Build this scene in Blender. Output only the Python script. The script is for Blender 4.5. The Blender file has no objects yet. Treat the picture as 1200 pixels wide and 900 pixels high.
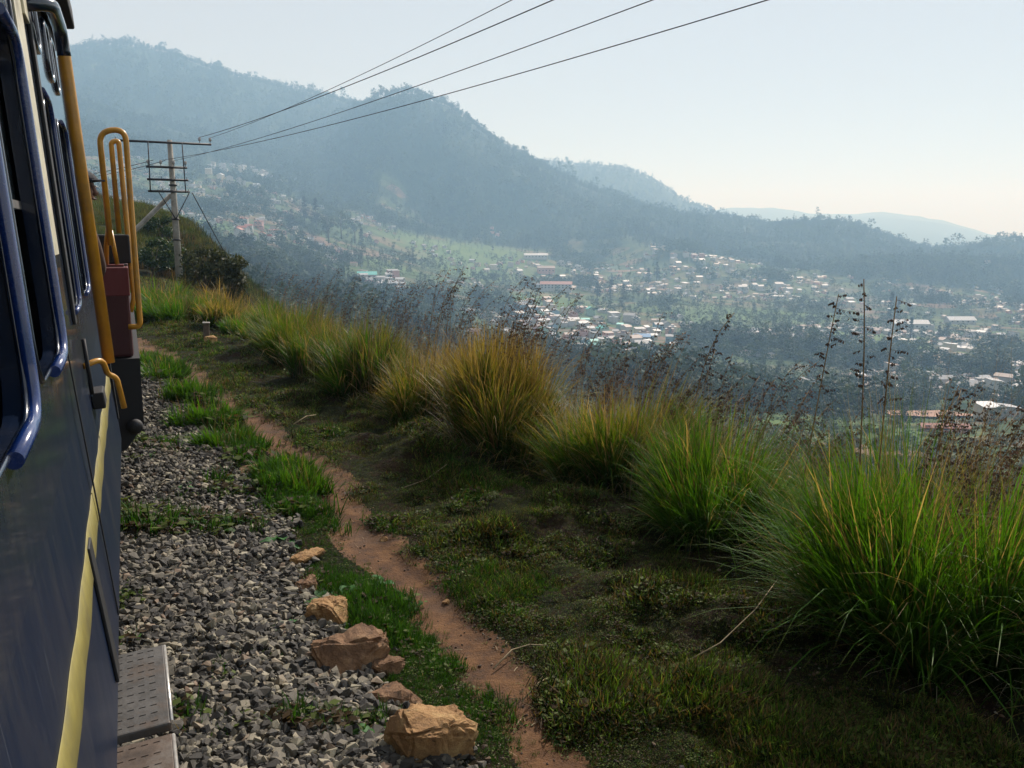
import bpy, bmesh, math, random
import numpy as np
from mathutils import Vector, Matrix, Euler
rad = math.radians
random.seed(7); rng = np.random.default_rng(7)
scene = bpy.context.scene
col = scene.collection

# ------------------------------------------------------------------ camera
CAM = Vector((0.0, 0.0, 2.3))
cam_data = bpy.data.cameras.new('camera'); cam = bpy.data.objects.new('camera', cam_data); col.objects.link(cam)
cam.location = CAM; cam.rotation_euler = (rad(90 - 10.2), 0, 0)
cam_data.sensor_width = 36; cam_data.lens = 30; cam_data.clip_start = .05; cam_data.clip_end = 60000
scene.camera = cam

# ------------------------------------------------------------------ sky, sun, exposure
SUN_EL, SUN_AZ = 39.0, 22.0            # degrees; azimuth clockwise from +Y
world = bpy.data.worlds.new('World'); scene.world = world; world.use_nodes = True
wn = world.node_tree; wn.nodes.clear()
wo = wn.nodes.new('ShaderNodeOutputWorld'); wb = wn.nodes.new('ShaderNodeBackground')
sk = wn.nodes.new('ShaderNodeTexSky'); sk.sky_type = 'NISHITA'; sk.sun_disc = False
sk.sun_elevation = rad(SUN_EL); sk.sun_rotation = rad(SUN_AZ)
sk.altitude = 1800; sk.air_density = 1.6; sk.dust_density = 1.5; sk.ozone_density = 1.0
hs = wn.nodes.new('ShaderNodeHueSaturation'); hs.inputs['Saturation'].default_value = .55
hz = wn.nodes.new('ShaderNodeMix'); hz.data_type = 'RGBA'; hz.inputs[0].default_value = .85; hz.inputs[7].default_value = (9.5, 9.9, 10.9, 1)   # thin even high cloud over the blue
wn.links.new(sk.outputs[0], hs.inputs['Color']); wn.links.new(hs.outputs[0], hz.inputs[6]); wn.links.new(hz.outputs[2], wb.inputs['Color'])
wb.inputs['Strength'].default_value = .05
wn.links.new(wb.outputs[0], wo.inputs['Surface'])
sun_data = bpy.data.lights.new('sun', 'SUN'); sun = bpy.data.objects.new('sun', sun_data); col.objects.link(sun)
sun_data.energy = 5.0; sun_data.angle = rad(.6); sun_data.color = (1, .985, .965)
sd = Vector((math.sin(rad(SUN_AZ)) * math.cos(rad(SUN_EL)), math.cos(rad(SUN_AZ)) * math.cos(rad(SUN_EL)), math.sin(rad(SUN_EL))))
sun.rotation_euler = sd.to_track_quat('Z', 'Y').to_euler()
scene.view_settings.view_transform = 'Standard'; scene.view_settings.look = 'None'
scene.view_settings.exposure = 0.3; scene.view_settings.gamma = 1.0
HAZE_DENSITY = .00037
try:
    scene.cycles.volume_bounces = 1; scene.cycles.max_bounces = 8; scene.cycles.transparent_max_bounces = 16
except Exception:
    pass

# ------------------------------------------------------------------ terrain heights (metres)
RANGE = [45, 75, 130, 260, 400, 720, 1120, 1600, 2160, 2720, 3360, 4480, 7600, 12000]
HEIGHT = [
     [0.7,0.6,0.4,0.2,-0.1,-0.7,-1.7,-3.2,-4.7,-6.0,-7.2,-8.7,-9.8,-9.8,-9.8,-9.9,-9.9,-9.9,-9.9,-10.0,-10.0,-10.0,-10.0,-10.1,-10.1,-10.1,-10.2,-10.2,-10.2,-10.2,-10.3,-10.3,-10.3,-10.3,-10.4,-10.4,-10.4,-10.4,-10.5,-10.5,-10.5,-10.5,-10.6,-10.6,-10.6,-10.6,-10.6],
     [4.3,4.2,4.0,3.9,3.3,2.6,0.8,-1.2,-3.2,-5.1,-7.5,-9.9,-12.8,-15.7,-18.1,-18.2,-18.3,-18.4,-18.6,-18.7,-18.8,-18.9,-19.1,-19.2,-19.3,-19.4,-19.6,-19.7,-19.8,-19.9,-20.1,-20.2,-20.3,-20.5,-20.6,-20.7,-20.8,-21.0,-21.1,-21.2,-21.3,-21.5,-21.6,-21.7,-21.8,-22.0,-22.0],
     [5.7,5.3,4.6,3.9,1.7,-0.7,-3.8,-6.9,-10.0,-12.8,-15.5,-18.2,-20.9,-23.4,-25.8,-28.3,-30.5,-30.6,-30.8,-30.9,-31.1,-31.2,-31.4,-31.6,-31.7,-31.9,-32.0,-32.2,-32.4,-32.5,-32.7,-32.8,-33.0,-33.1,-33.3,-33.5,-33.6,-33.8,-33.9,-34.1,-34.3,-34.4,-34.6,-34.7,-34.9,-35.0,-35.1],
     [-2.2,-4.1,-6.6,-9.1,-11.7,-15.2,-18.9,-22.5,-26.2,-30.0,-33.8,-37.6,-41.2,-43.3,-45.4,-47.5,-49.6,-51.7,-53.8,-55.9,-58.0,-58.0,-58.0,-58.1,-58.1,-58.1,-58.1,-58.1,-58.1,-58.1,-58.2,-58.2,-58.2,-58.2,-58.2,-58.2,-58.2,-58.2,-58.3,-58.3,-58.3,-58.3,-58.3,-58.3,-58.3,-58.3,-58.3],
     [-4.6,-6.7,-9.4,-12.1,-14.8,-18.1,-21.6,-25.0,-28.5,-32.7,-36.8,-41.0,-45.2,-48.7,-52.2,-55.7,-59.2,-62.0,-64.9,-67.7,-70.5,-71.4,-72.3,-73.3,-74.2,-74.7,-75.2,-75.7,-76.3,-76.8,-77.3,-77.8,-78.3,-78.7,-79.0,-79.3,-79.6,-79.5,-79.1,-78.8,-78.4,-78.0,-77.7,-77.3,-77.0,-76.7,-76.7],
     [14.8,12.3,8.2,4.2,0.1,-4.9,-10.1,-15.3,-20.6,-26.8,-33.2,-39.6,-45.9,-50.5,-55.0,-59.5,-64.0,-68.4,-72.8,-77.2,-81.7,-83.2,-84.7,-86.2,-87.7,-89.0,-90.3,-91.5,-92.8,-93.3,-93.8,-94.3,-94.8,-95.4,-96.0,-96.6,-97.1,-97.1,-96.9,-96.7,-96.5,-96.4,-96.2,-96.0,-95.8,-95.8,-95.8],
     [55.5,52.5,46.5,40.5,34.5,29.5,24.9,20.4,15.8,7.6,-1.7,-11.0,-20.2,-27.0,-33.4,-39.9,-46.4,-51.2,-56.0,-60.8,-65.6,-68.3,-71.0,-73.7,-76.4,-78.8,-81.3,-83.7,-86.1,-87.2,-88.3,-89.4,-90.5,-91.6,-92.7,-93.8,-94.9,-95.8,-96.6,-97.5,-98.3,-99.2,-100.1,-100.9,-101.8,-101.9,-101.9],
     [139.5,136.1,126.3,116.5,106.6,98.5,91.7,84.9,78.1,68.2,56.9,45.7,34.4,26.8,19.9,12.9,5.9,1.1,-3.7,-8.4,-13.1,-17.8,-22.5,-27.2,-31.8,-35.6,-39.3,-43.1,-46.9,-51.5,-56.2,-60.8,-65.3,-68.4,-71.6,-74.7,-77.7,-78.7,-79.8,-80.8,-82.0,-84.5,-87.1,-89.6,-91.9,-91.9,-91.9],
     [278.2,276.4,266.6,256.8,247.0,237.9,229.6,221.3,213.0,210.4,211.6,212.9,232.9,280.0,309.1,311.8,311.0,303.4,270.1,227.5,198.0,170.1,145.7,122.5,100.0,83.1,66.3,50.6,36.2,29.2,23.9,18.6,14.3,13.4,12.4,4.1,-5.8,-19.2,-33.4,-42.3,-47.3,-42.0,-37.3,-34.1,-31.9,-31.9,-31.9],
     [459.7,486.2,499.9,500.8,486.2,475.4,465.3,452.1,439.4,425.9,411.4,396.1,377.0,357.7,338.3,313.9,288.1,262.2,236.4,210.5,184.7,161.5,138.4,115.3,92.1,69.0,45.8,22.7,0.9,-11.9,-24.6,-37.4,-48.7,-52.1,-55.5,-58.9,-62.3,-65.7,-69.1,-72.5,-75.9,-79.3,-82.7,-86.1,-88.8,-88.8,-88.8],
     [514.2,512.3,505.2,498.2,491.2,484.2,477.2,470.2,463.2,448.8,427.3,405.8,384.3,364.6,345.7,326.7,307.7,290.6,273.9,257.1,240.3,248.3,250.2,244.4,238.0,227.2,201.3,154.8,99.1,69.6,43.6,21.3,4.7,-11.8,-28.4,-45.0,-58.8,-61.8,-64.8,-67.8,-70.7,-73.7,-76.7,-79.7,-81.9,-81.9,-81.9],
     [461.2,454.5,440.5,426.5,412.5,398.5,384.4,370.4,356.4,342.4,328.3,314.3,300.3,280.7,259.4,238.2,217.0,195.8,174.6,153.3,132.1,113.0,93.8,74.7,55.6,36.4,17.3,-1.9,-19.6,-27.1,-34.7,-42.2,-49.8,-57.3,-64.8,-72.4,-78.4,-78.6,-78.8,-79.0,-79.2,-79.4,-79.6,-79.7,-79.9,-79.9,-79.9],
     [199.7,195.8,190.8,185.7,180.7,175.7,170.6,165.6,160.5,155.5,150.5,145.4,140.4,135.4,130.3,125.3,120.3,115.2,110.2,105.2,100.1,95.1,90.0,85.0,80.0,74.9,69.9,64.9,72.4,158.5,189.0,186.3,174.1,155.3,136.6,138.9,144.2,149.6,129.4,100.5,66.7,24.2,-25.4,-58.5,-73.4,-73.4,-73.4],
     [-153.4,-154.8,-156.3,-157.7,-159.2,-160.7,-162.2,-163.6,-165.1,-166.6,-168.1,-169.5,-171.0,-172.5,-174.0,-175.4,-176.9,-178.4,-179.9,-181.3,-182.8,-184.3,-185.8,-187.2,-188.7,-190.2,-191.7,-193.1,-194.6,-196.1,-197.6,-199.0,-200.5,-202.0,-203.5,-204.9,-206.4,-207.9,-209.4,-210.9,-212.3,-213.8,-215.3,-216.8,-217.8,-217.8,-217.8],
]
RANGE = np.array(RANGE, float); HEIGHT = np.array(HEIGHT, float)
TAN0, TANSTEP = -.5, .025
PATH = np.array([(3.2,-2.4),(1.6,.9),(.9,2.0),(.31,3.08),(.0,3.83),(-.54,5.11),(-1.24,6.57),(-1.68,7.5),(-2.34,8.72),(-3.05,9.91),(-3.76,11.17),(-4.68,12.78),(-5.96,14.91),(-7.71,17.58),(-11.5,22.5),(-16.5,28.5),(-22.5,34),(-30,39.5),(-39,44),(-60,50)])
BALL = np.array([(3.6,-6.0),(1.15,.9),(.25,2.6),(-.2,3.36),(-.62,3.9),(-.86,4.43),(-1.31,5.38),(-1.91,6.78),(-2.63,8.07),(-3.71,9.91),(-5.2,12.78),(-6.56,14.91),(-8.6,17.9),(-12.5,23.5),(-17.5,29.5),(-23.5,35),(-31,40.5),(-40,45),(-60,51)])
EDGE = np.array([(5.4,-3.0),(3.9,1.0),(2.9,2.9),(2.3,4.2),(1.9,5.6),(1.15,7.1),(.1,8.8),(-1.5,11.1),(-3.5,14.6),(-5.6,18.6),(-8.2,23.5),(-11.5,30),(-13.2,37),(-16,44),(-24,52),(-40,60)])

def sdist(x, y, pl):
    """signed distance to a polyline, positive on its right-hand side when walking away from the camera"""
    best = np.full(x.shape, 1e9); sg = np.ones(x.shape)
    for (ax, ay), (bx, by) in zip(pl[:-1], pl[1:]):
        dx, dy = bx - ax, by - ay; L = dx * dx + dy * dy
        t = np.clip(((x - ax) * dx + (y - ay) * dy) / L, 0, 1)
        d = np.hypot(x - ax - t * dx, y - ay - t * dy)
        cr = (x - ax) * dy - (y - ay) * dx
        m = d < best
        best = np.where(m, d, best); sg = np.where(m, np.sign(cr), sg)
    return best * sg

def hash2(ix, iy, seed):
    h = (ix.astype(np.int64) * 374761393 + iy.astype(np.int64) * 668265263 + seed * 974711) & 0x7fffffff
    h = ((h ^ (h >> 13)) * 1274126177) & 0x7fffffff
    h = ((h ^ (h >> 16)) * 60493) & 0x7fffffff
    return ((h ^ (h >> 15)) & 0xffffff) / float(0xffffff)
def vnoise(x, y, seed=0):
    ix = np.floor(x); iy = np.floor(y); fx = x - ix; fy = y - iy
    fx = fx * fx * fx * (fx * (fx * 6 - 15) + 10); fy = fy * fy * fy * (fy * (fy * 6 - 15) + 10)
    a = hash2(ix, iy, seed); b = hash2(ix + 1, iy, seed); c = hash2(ix, iy + 1, seed); d = hash2(ix + 1, iy + 1, seed)
    return (a + (b - a) * fx) * (1 - fy) + (c + (d - c) * fx) * fy
def fbm(x, y, octaves=4, seed=0):
    s = np.zeros(np.shape(x)); a = .5; n = 0
    for k in range(octaves):
        s += a * (vnoise(x, y, seed + k * 17) * 2 - 1); n += a
        x, y = x * 1.97 * .8 - y * 1.97 * .6 + 3.1, x * 1.97 * .6 + y * 1.97 * .8 - 7.7; a *= .5
    return s / n
def sstep(a, b, x):
    t = np.clip((x - a) / (b - a), 0, 1); return t * t * (3 - 2 * t)

def table_height(x, y):
    r = np.hypot(x, y); az = np.arctan2(x, y)
    ta = np.tan(np.clip(az, -1.2, 1.2))
    c = np.clip((ta - TAN0) / TANSTEP, 0, HEIGHT.shape[1] - 1.001); ci = c.astype(int); cf = c - ci
    lr = np.log(np.clip(r, RANGE[0], RANGE[-1] * .9999)); lk = np.log(RANGE)
    k = np.clip(np.searchsorted(lk, lr, side='right') - 1, 0, len(lk) - 2)
    def col_at(kk):
        kk = np.clip(kk, 0, len(lk) - 1); return HEIGHT[kk, ci] * (1 - cf) + HEIGHT[kk, ci + 1] * cf
    h0, h1, h2, h3 = col_at(k - 1), col_at(k), col_at(k + 1), col_at(k + 2)
    l0, l1, l2, l3 = lk[np.clip(k - 1, 0, 99)], lk[k], lk[k + 1], lk[np.clip(k + 2, 0, len(lk) - 1)]
    d1 = (h2 - h1) / (l2 - l1)
    s0 = np.where(k > 0, (h1 - h0) / np.maximum(l1 - l0, 1e-6), d1); s2 = np.where(k < len(lk) - 2, (h3 - h2) / np.maximum(l3 - l2, 1e-6), d1)
    def lim(a, b): return np.where(a * b > 0, 2 * a * b / np.where(np.abs(a + b) < 1e-9, 1, a + b), 0)
    m1, m2 = lim(s0, d1), lim(d1, s2); L = l2 - l1; t = (lr - l1) / L
    return (2*t**3 - 3*t**2 + 1) * h1 + (t**3 - 2*t**2 + t) * L * m1 + (-2*t**3 + 3*t**2) * h2 + (t**3 - t**2) * L * m2

def height(x, y):
    x = np.asarray(x, float); y = np.asarray(y, float)
    r = np.hypot(x, y)
    # --- near bench with ballast, path and turf
    xc, yc = np.clip(x, -70, 60), np.clip(y, -40, 80)
    up, ub, ue = sdist(xc, yc, PATH), sdist(xc, yc, BALL), sdist(xc, yc, EDGE)
    wob = .12 * fbm(x * .7, y * .7, 3, 5)
    near = .05 * fbm(x * .35, y * .35, 3, 1) + .035 * fbm(x * 2.2, y * 2.2, 3, 2) * sstep(.15, .6, np.abs(up))
    near = near - .035 * (1 - sstep(.05, .38, np.abs(up + wob * .3)))
    near = near + .12 * sstep(0, 1.2, -ub)
    ue2 = ue + .25 * fbm(x * .5, y * .5, 3, 9)
    near = near + .16 * np.exp(-((x - .45) ** 2 + (y - 6.7) ** 2) / .8) + .12 * np.exp(-((x - 1.25) ** 2 + (y - 5.0) ** 2) / .5) + .1 * np.exp(-((x + .8) ** 2 + (y - 9.3) ** 2) / .9)
    near = near + (.10 * fbm(x * 3.2, y * 3.2, 4, 12) + .15 * fbm(x * 1.2, y * 1.2, 3, 13)) * sstep(.25, .9, up) * (1 - sstep(14, 30, r))
    near = near - .62 * np.maximum(ue2 - .2, 0) ** 1.1 - .1 * sstep(-.5, .3, ue2)
    near = near + .55 * np.maximum(-ub - 9, 0) ** 1.02
    w = sstep(math.log(33), math.log(50), np.log(np.maximum(r, 1)))
    tab = table_height(x, y)
    mnt = sstep(900, 2000, r)
    ridge = 1 - 2 * np.abs(vnoise(x / 420 + 3, y / 420, 31) - .5)
    ridge2 = 1 - 2 * np.abs(vnoise(x / 170 + 3, y / 170, 33) - .5)
    tab = tab + sstep(60, 300, r) * (1 - .6 * mnt) * 7 * fbm(x / 160, y / 160, 4, 21) + mnt * 20 * fbm(x / 330, y / 330, 4, 41) \
        + sstep(1000, 1600, r) * (1 - sstep(2000, 2300, r)) * (38 * (ridge - .6) + 16 * (ridge2 - .6)) + mnt * (1 - sstep(5000, 7000, r)) * 9 * (ridge2 - .6) \
        + (1 - sstep(60, 300, r)) * .7 * fbm(x / 7, y / 7, 4, 22)
    tab = tab + sstep(5000, 7000, r) * 30 * fbm(x / 900, y / 900, 4, 51)
    return near * (1 - w) + tab * w

# ------------------------------------------------------------------ helpers
def gz(x, y): return float(height(np.array([x], float), np.array([y], float))[0])
def link(name, me, parent=None):
    o = bpy.data.objects.new(name, me); col.objects.link(o)
    if parent is not None: o.parent = parent
    return o
def empty(name, loc=(0, 0, 0), rz=0.0, s=1.0):
    o = bpy.data.objects.new(name, None); col.objects.link(o)
    o.location = loc; o.rotation_euler = (0, 0, rz); o.scale = (s, s, s); o.empty_display_size = .2
    return o
def tag(o, label=None, cat=None, group=None, kind=None):
    if label: o['label'] = label
    if cat: o['category'] = cat
    if group: o['group'] = group
    if kind: o['kind'] = kind
    return o
def mesh_np(name, V, F, mats=(), colors=None, smooth=False, mat_index=None):
    """V (n,3), F list of int arrays (m,k) blocks or a single array"""
    me = bpy.data.meshes.new(name)
    blocks = F if isinstance(F, list) else [F]
    nl = sum(b.size for b in blocks); nf = sum(len(b) for b in blocks)
    me.vertices.add(len(V)); me.vertices.foreach_set('co', np.asarray(V, np.float32).ravel())
    me.loops.add(nl); me.polygons.add(nf)
    me.loops.foreach_set('vertex_index', np.concatenate([b.ravel() for b in blocks]).astype(np.int32))
    tot = np.concatenate([np.full(len(b), b.shape[1], np.int32) for b in blocks])
    st = np.concatenate([[0], np.cumsum(tot)[:-1]]).astype(np.int32)
    me.polygons.foreach_set('loop_start', st)
    if mat_index is not None: me.polygons.foreach_set('material_index', np.asarray(mat_index, np.int32))
    me.update(calc_edges=True)
    if smooth: me.polygons.foreach_set('use_smooth', np.ones(nf, bool))
    if colors is not None:
        a = me.color_attributes.new('col', 'FLOAT_COLOR', 'POINT')
        c = np.ones((len(V), 4), np.float32); c[:, :3] = colors; a.data.foreach_set('color', c.ravel())
    for m in mats: me.materials.append(m)
    me.validate(); return me

class BM:
    """collects shapes into ONE mesh"""
    def __init__(s): s.b = bmesh.new()
    def _tf(s, vs, loc, rot):
        M = Matrix.Translation(loc) @ Euler(rot).to_matrix().to_4x4()
        bmesh.ops.transform(s.b, matrix=M, verts=vs)
    def box(s, x0, x1, y0, y1, z0, z1, bev=0, loc=(0, 0, 0), rot=(0, 0, 0)):
        r = bmesh.ops.create_cube(s.b, size=1); vs = r['verts']
        for v in vs: v.co = Vector(((x0 if v.co.x < 0 else x1), (y0 if v.co.y < 0 else y1), (z0 if v.co.z < 0 else z1)))
        if bev:
            es = list({e for v in vs for e in v.link_edges})
            g = bmesh.ops.bevel(s.b, geom=es, offset=bev, segments=2, affect='EDGES', profile=.5)
            vs = list({v for f in g['faces'] for v in f.verts} | {v for v in vs if v.is_valid})
        s._tf(vs, loc, rot); return s
    def tube(s, pts, rr, seg=10, cap=True):
        pts = [Vector(p) for p in pts]
        rr = rr if hasattr(rr, '__len__') else [rr] * len(pts)
        rings = []; ref = None
        for i, p in enumerate(pts):
            d = (pts[min(i + 1, len(pts) - 1)] - pts[max(i - 1, 0)]).normalized()
            if ref is None: ref = Vector((0, 0, 1)) if abs(d.z) < .9 else Vector((1, 0, 0))
            a = d.cross(ref).normalized(); b = d.cross(a).normalized(); ref = a.cross(d).normalized()
            if a.length == 0: a = Vector((1, 0, 0))
            rings.append([s.b.verts.new(p + (a * math.cos(2 * math.pi * k / seg) + b * math.sin(2 * math.pi * k / seg)) * rr[i]) for k in range(seg)])
        for q in range(len(rings) - 1):
            for k in range(seg):
                f = s.b.faces.new((rings[q][k], rings[q][(k + 1) % seg], rings[q + 1][(k + 1) % seg], rings[q + 1][k])); f.smooth = True
        if cap: s.b.faces.new(rings[0]); s.b.faces.new(rings[-1][::-1])
        return s
    def prism(s, prof, axis, a0, a1):
        """profile of 2-D points swept along an axis ('x' or 'y')"""
        mk = (lambda p, a: (a, p[0], p[1])) if axis == 'x' else (lambda p, a: (p[0], a, p[1]))
        A = [s.b.verts.new(mk(p, a0)) for p in prof]; B = [s.b.verts.new(mk(p, a1)) for p in prof]
        n = len(prof)
        for k in range(n): s.b.faces.new((A[k], A[(k + 1) % n], B[(k + 1) % n], B[k]))
        s.b.faces.new(A[::-1]); s.b.faces.new(B); return s
    def done(s, name, mat, parent=None, smooth=False):
        bmesh.ops.recalc_face_normals(s.b, faces=s.b.faces)
        me = bpy.data.meshes.new(name); s.b.to_mesh(me); s.b.free()
        if mat: me.materials.append(mat)
        if smooth:
            for p in me.polygons: p.use_smooth = True
        return link(name, me, parent)

def arc_pts(pts, rad_, n=6):
    """polyline with rounded corners"""
    P = [Vector(p) for p in pts]; out = [P[0]]
    for a, b, c in zip(P[:-2], P[1:-1], P[2:]):
        d1 = (a - b).normalized(); d2 = (c - b).normalized(); r = min(rad_, (a - b).length * .49, (c - b).length * .49)
        p0, p2 = b + d1 * r, b + d2 * r
        for k in range(n + 1):
            t = k / n; out.append(p0 * (1 - t) ** 2 + b * 2 * t * (1 - t) + p2 * t * t)
    out.append(P[-1]); return out

# ------------------------------------------------------------------ materials
def nodes(name):
    m = bpy.data.materials.new(name); m.use_nodes = True; nt = m.node_tree; nt.nodes.clear()
    out = nt.nodes.new('ShaderNodeOutputMaterial'); p = nt.nodes.new('ShaderNodeBsdfPrincipled')
    nt.links.new(p.outputs[0], out.inputs['Surface']); return m, nt, p, out
def coord(nt, kind='Object', scale=(1, 1, 1)):
    t = nt.nodes.new('ShaderNodeTexCoord'); mp = nt.nodes.new('ShaderNodeMapping'); mp.inputs['Scale'].default_value = scale
    nt.links.new(t.outputs[kind], mp.inputs[0]); return mp.outputs[0]
def noise(nt, vec, scale, detail=6, rough=.6, dist=0):
    n = nt.nodes.new('ShaderNodeTexNoise'); n.inputs['Scale'].default_value = scale; n.inputs['Detail'].default_value = detail
    n.inputs['Roughness'].default_value = rough; n.inputs['Distortion'].default_value = dist
    if vec is not None: nt.links.new(vec, n.inputs['Vector'])
    return n.outputs['Fac']
def ramp(nt, fac, stops):
    r = nt.nodes.new('ShaderNodeValToRGB'); nt.links.new(fac, r.inputs[0]); e = r.color_ramp.elements
    while len(e) > 1: e.remove(e[-1])
    e[0].position = stops[0][0]; e[0].color = (*stops[0][1], 1)
    for p, c in stops[1:]:
        q = e.new(p); q.color = (*c, 1)
    return r.outputs[0]
def mixc(nt, fac, a, b, mode='MIX'):
    m = nt.nodes.new('ShaderNodeMix'); m.data_type = 'RGBA'; m.blend_type = mode
    for s, v in ((m.inputs[0], fac), (m.inputs[6], a), (m.inputs[7], b)):
        if isinstance(v, (float, int)): s.default_value = v
        elif isinstance(v, tuple): s.default_value = (*v, 1)
        else: nt.links.new(v, s)
    return m.outputs[2]
def mth(nt, op, a, b=0.0):
    m = nt.nodes.new('ShaderNodeMath'); m.operation = op
    for s, v in ((m.inputs[0], a), (m.inputs[1], b)):
        if isinstance(v, (float, int)): s.default_value = v
        else: nt.links.new(v, s)
    return m.outputs[0]
def bump(nt, p, h, strength, dist):
    b = nt.nodes.new('ShaderNodeBump'); b.inputs['Strength'].default_value = strength; b.inputs['Distance'].default_value = dist
    nt.links.new(h, b.inputs['Height']); nt.links.new(b.outputs[0], p.inputs['Normal'])
def simple(name, base, rough=.6, metal=0.0, var=.25, scale=20, dirt=None, bmp=.002, coat=0):
    m, nt, p, out = nodes(name); v = coord(nt)
    n = noise(nt, v, scale)
    lo = tuple(c * (1 - var) for c in base); hi = tuple(min(1, c * (1 + var)) for c in base)
    c = ramp(nt, n, [(.3, lo), (.7, hi)])
    if dirt:
        n2 = noise(nt, v, scale * .35, 8, .7)
        f = ramp(nt, n2, [(.5, (0, 0, 0)), (.68, (1, 1, 1))]); c = mixc(nt, f, c, dirt)
    nt.links.new(c, p.inputs['Base Color']); p.inputs['Roughness'].default_value = rough; p.inputs['Metallic'].default_value = metal
    p.inputs['Coat Weight'].default_value = coat
    if bmp: bump(nt, p, noise(nt, v, scale * 4), .5, bmp)
    return m
def leafmat(name, attr=True, base=(.05, .09, .02), transl=.4, rough=.5, var=.35, spec=.25):
    m, nt, p, out = nodes(name)
    if attr:
        a = nt.nodes.new('ShaderNodeAttribute'); a.attribute_name = 'col'; c = a.outputs['Color']
    else:
        oi = nt.nodes.new('ShaderNodeObjectInfo')
        c = ramp(nt, oi.outputs['Random'], [(0, tuple(b * (1 - var) for b in base)), (.6, base), (1, (base[0] * (1 + var) * 1.25, base[1] * (1 + var), base[2] * (1 + var)))])
    nt.links.new(c, p.inputs['Base Color']); p.inputs['Roughness'].default_value = rough; p.inputs['Specular IOR Level'].default_value = spec
    t = nt.nodes.new('ShaderNodeBsdfTranslucent'); mx = nt.nodes.new('ShaderNodeMixShader'); mx.inputs[0].default_value = transl
    c2 = mixc(nt, 1.0, c, (1.25, 1.2, .55), 'MULTIPLY')
    nt.links.new(c2, t.inputs[0]); nt.links.new(p.outputs[0], mx.inputs[1]); nt.links.new(t.outputs[0], mx.inputs[2]); nt.links.new(mx.outputs[0], out.inputs[0])
    return m

M = {}
def ground_material():
    m, nt, p, out = nodes('turf_and_hills'); v = coord(nt)
    geo = nt.nodes.new('ShaderNodeAttribute'); geo.attribute_name = 'col'
    sep = nt.nodes.new('ShaderNodeSeparateColor'); nt.links.new(geo.outputs['Color'], sep.inputs[0])
    meadow, woods, far = sep.outputs[0], sep.outputs[1], sep.outputs[2]
    # near turf: soil showing through moss and short grass
    n1 = noise(nt, v, 2.2, 8, .7); n2 = noise(nt, v, 38, 6, .7); n3 = noise(nt, v, .55, 4)
    turf = ramp(nt, n2, [(.3, (.005, .006, .002)), (.5, (.014, .018, .005)), (.72, (.04, .042, .012))])
    soil = ramp(nt, n2, [(.3, (.012, .007, .004)), (.7, (.045, .025, .014))])
    f = ramp(nt, n1, [(.47, (0, 0, 0)), (.58, (1, 1, 1))])
    near = mixc(nt, f, turf, soil)
    # far: patchwork of fields, grass slopes and bare ground
    vo = nt.nodes.new('ShaderNodeTexVoronoi'); vo.inputs['Scale'].default_value = .022; nt.links.new(coord(nt, 'Object', (1, 1.7, 0)), vo.inputs['Vector'])
    sp = nt.nodes.new('ShaderNodeSeparateColor'); nt.links.new(vo.outputs['Color'], sp.inputs[0])
    fld = ramp(nt, sp.outputs[0], [(0, (.035, .06, .022)), (.35, (.06, .10, .03)), (.6, (.09, .12, .045)), (.8, (.12, .12, .06)), (.93, (.2, .13, .085))])
    tex = ramp(nt, noise(nt, v, .06, 8, .75), [(.3, (.45, .45, .45)), (.7, (1.3, 1.3, 1.3))])
    fld = mixc(nt, 1.0, fld, tex, 'MULTIPLY')
    wood = ramp(nt, noise(nt, v, .05, 8, .8), [(.35, (.018, .032, .014)), (.6, (.036, .056, .024)), (.75, (.06, .075, .034))])
    mead = ramp(nt, noise(nt, v, .02, 6, .6), [(.3, (.07, .13, .035)), (.7, (.12, .17, .055))])
    c = mixc(nt, woods, fld, wood); c = mixc(nt, meadow, c, mead); c = mixc(nt, far, near, c)
    nt.links.new(c, p.inputs['Base Color']); p.inputs['Roughness'].default_value = .95; p.inputs['Specular IOR Level'].default_value = .1
    bump(nt, p, n2, 1.0, .05); return m
M['ground'] = ground_material()

def dirt_material():
    m, nt, p, out = nodes('red_dirt'); v = coord(nt)
    n = noise(nt, v, 6, 10, .7); n2 = noise(nt, v, 60, 6, .7); n3 = noise(nt, v, 1.3, 3)
    c = ramp(nt, n, [(.3, (.035, .014, .005)), (.5, (.105, .044, .012)), (.7, (.18, .083, .026))])
    c = mixc(nt, ramp(nt, n3, [(.55, (0, 0, 0)), (.72, (.6, .6, .6))]), c, (.09, .055, .035))
    nt.links.new(c, p.inputs['Base Color']); p.inputs['Roughness'].default_value = .95
    bump(nt, p, mth(nt, 'ADD', n, mth(nt, 'MULTIPLY', n2, .5)), .9, .03); return m
M['dirt'] = dirt_material()
M['ballast'] = simple('ballast_dust', (.05, .045, .038), .95, 0, .5, 14, None, .02)
def stone_material(name, stops, spot=None):
    m, nt, p, out = nodes(name); v = coord(nt); oi = nt.nodes.new('ShaderNodeObjectInfo')
    c = ramp(nt, oi.outputs['Random'], stops)
    n = noise(nt, v, 30, 5, .7); c = mixc(nt, 1.0, c, ramp(nt, n, [(.3, (.7, .7, .7)), (.7, (1.25, 1.25, 1.25))]), 'MULTIPLY')
    nt.links.new(c, p.inputs['Base Color']); p.inputs['Roughness'].default_value = .8; bump(nt, p, n, .5, .004); return m
M['gravel'] = stone_material('grey_gravel', [(0, (.018, .016, .014)), (.3, (.045, .040, .033)), (.55, (.088, .078, .062)), (.78, (.175, .152, .112)), (.93, (.31, .275, .195)), (1, (.16, .10, .065))])
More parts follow.
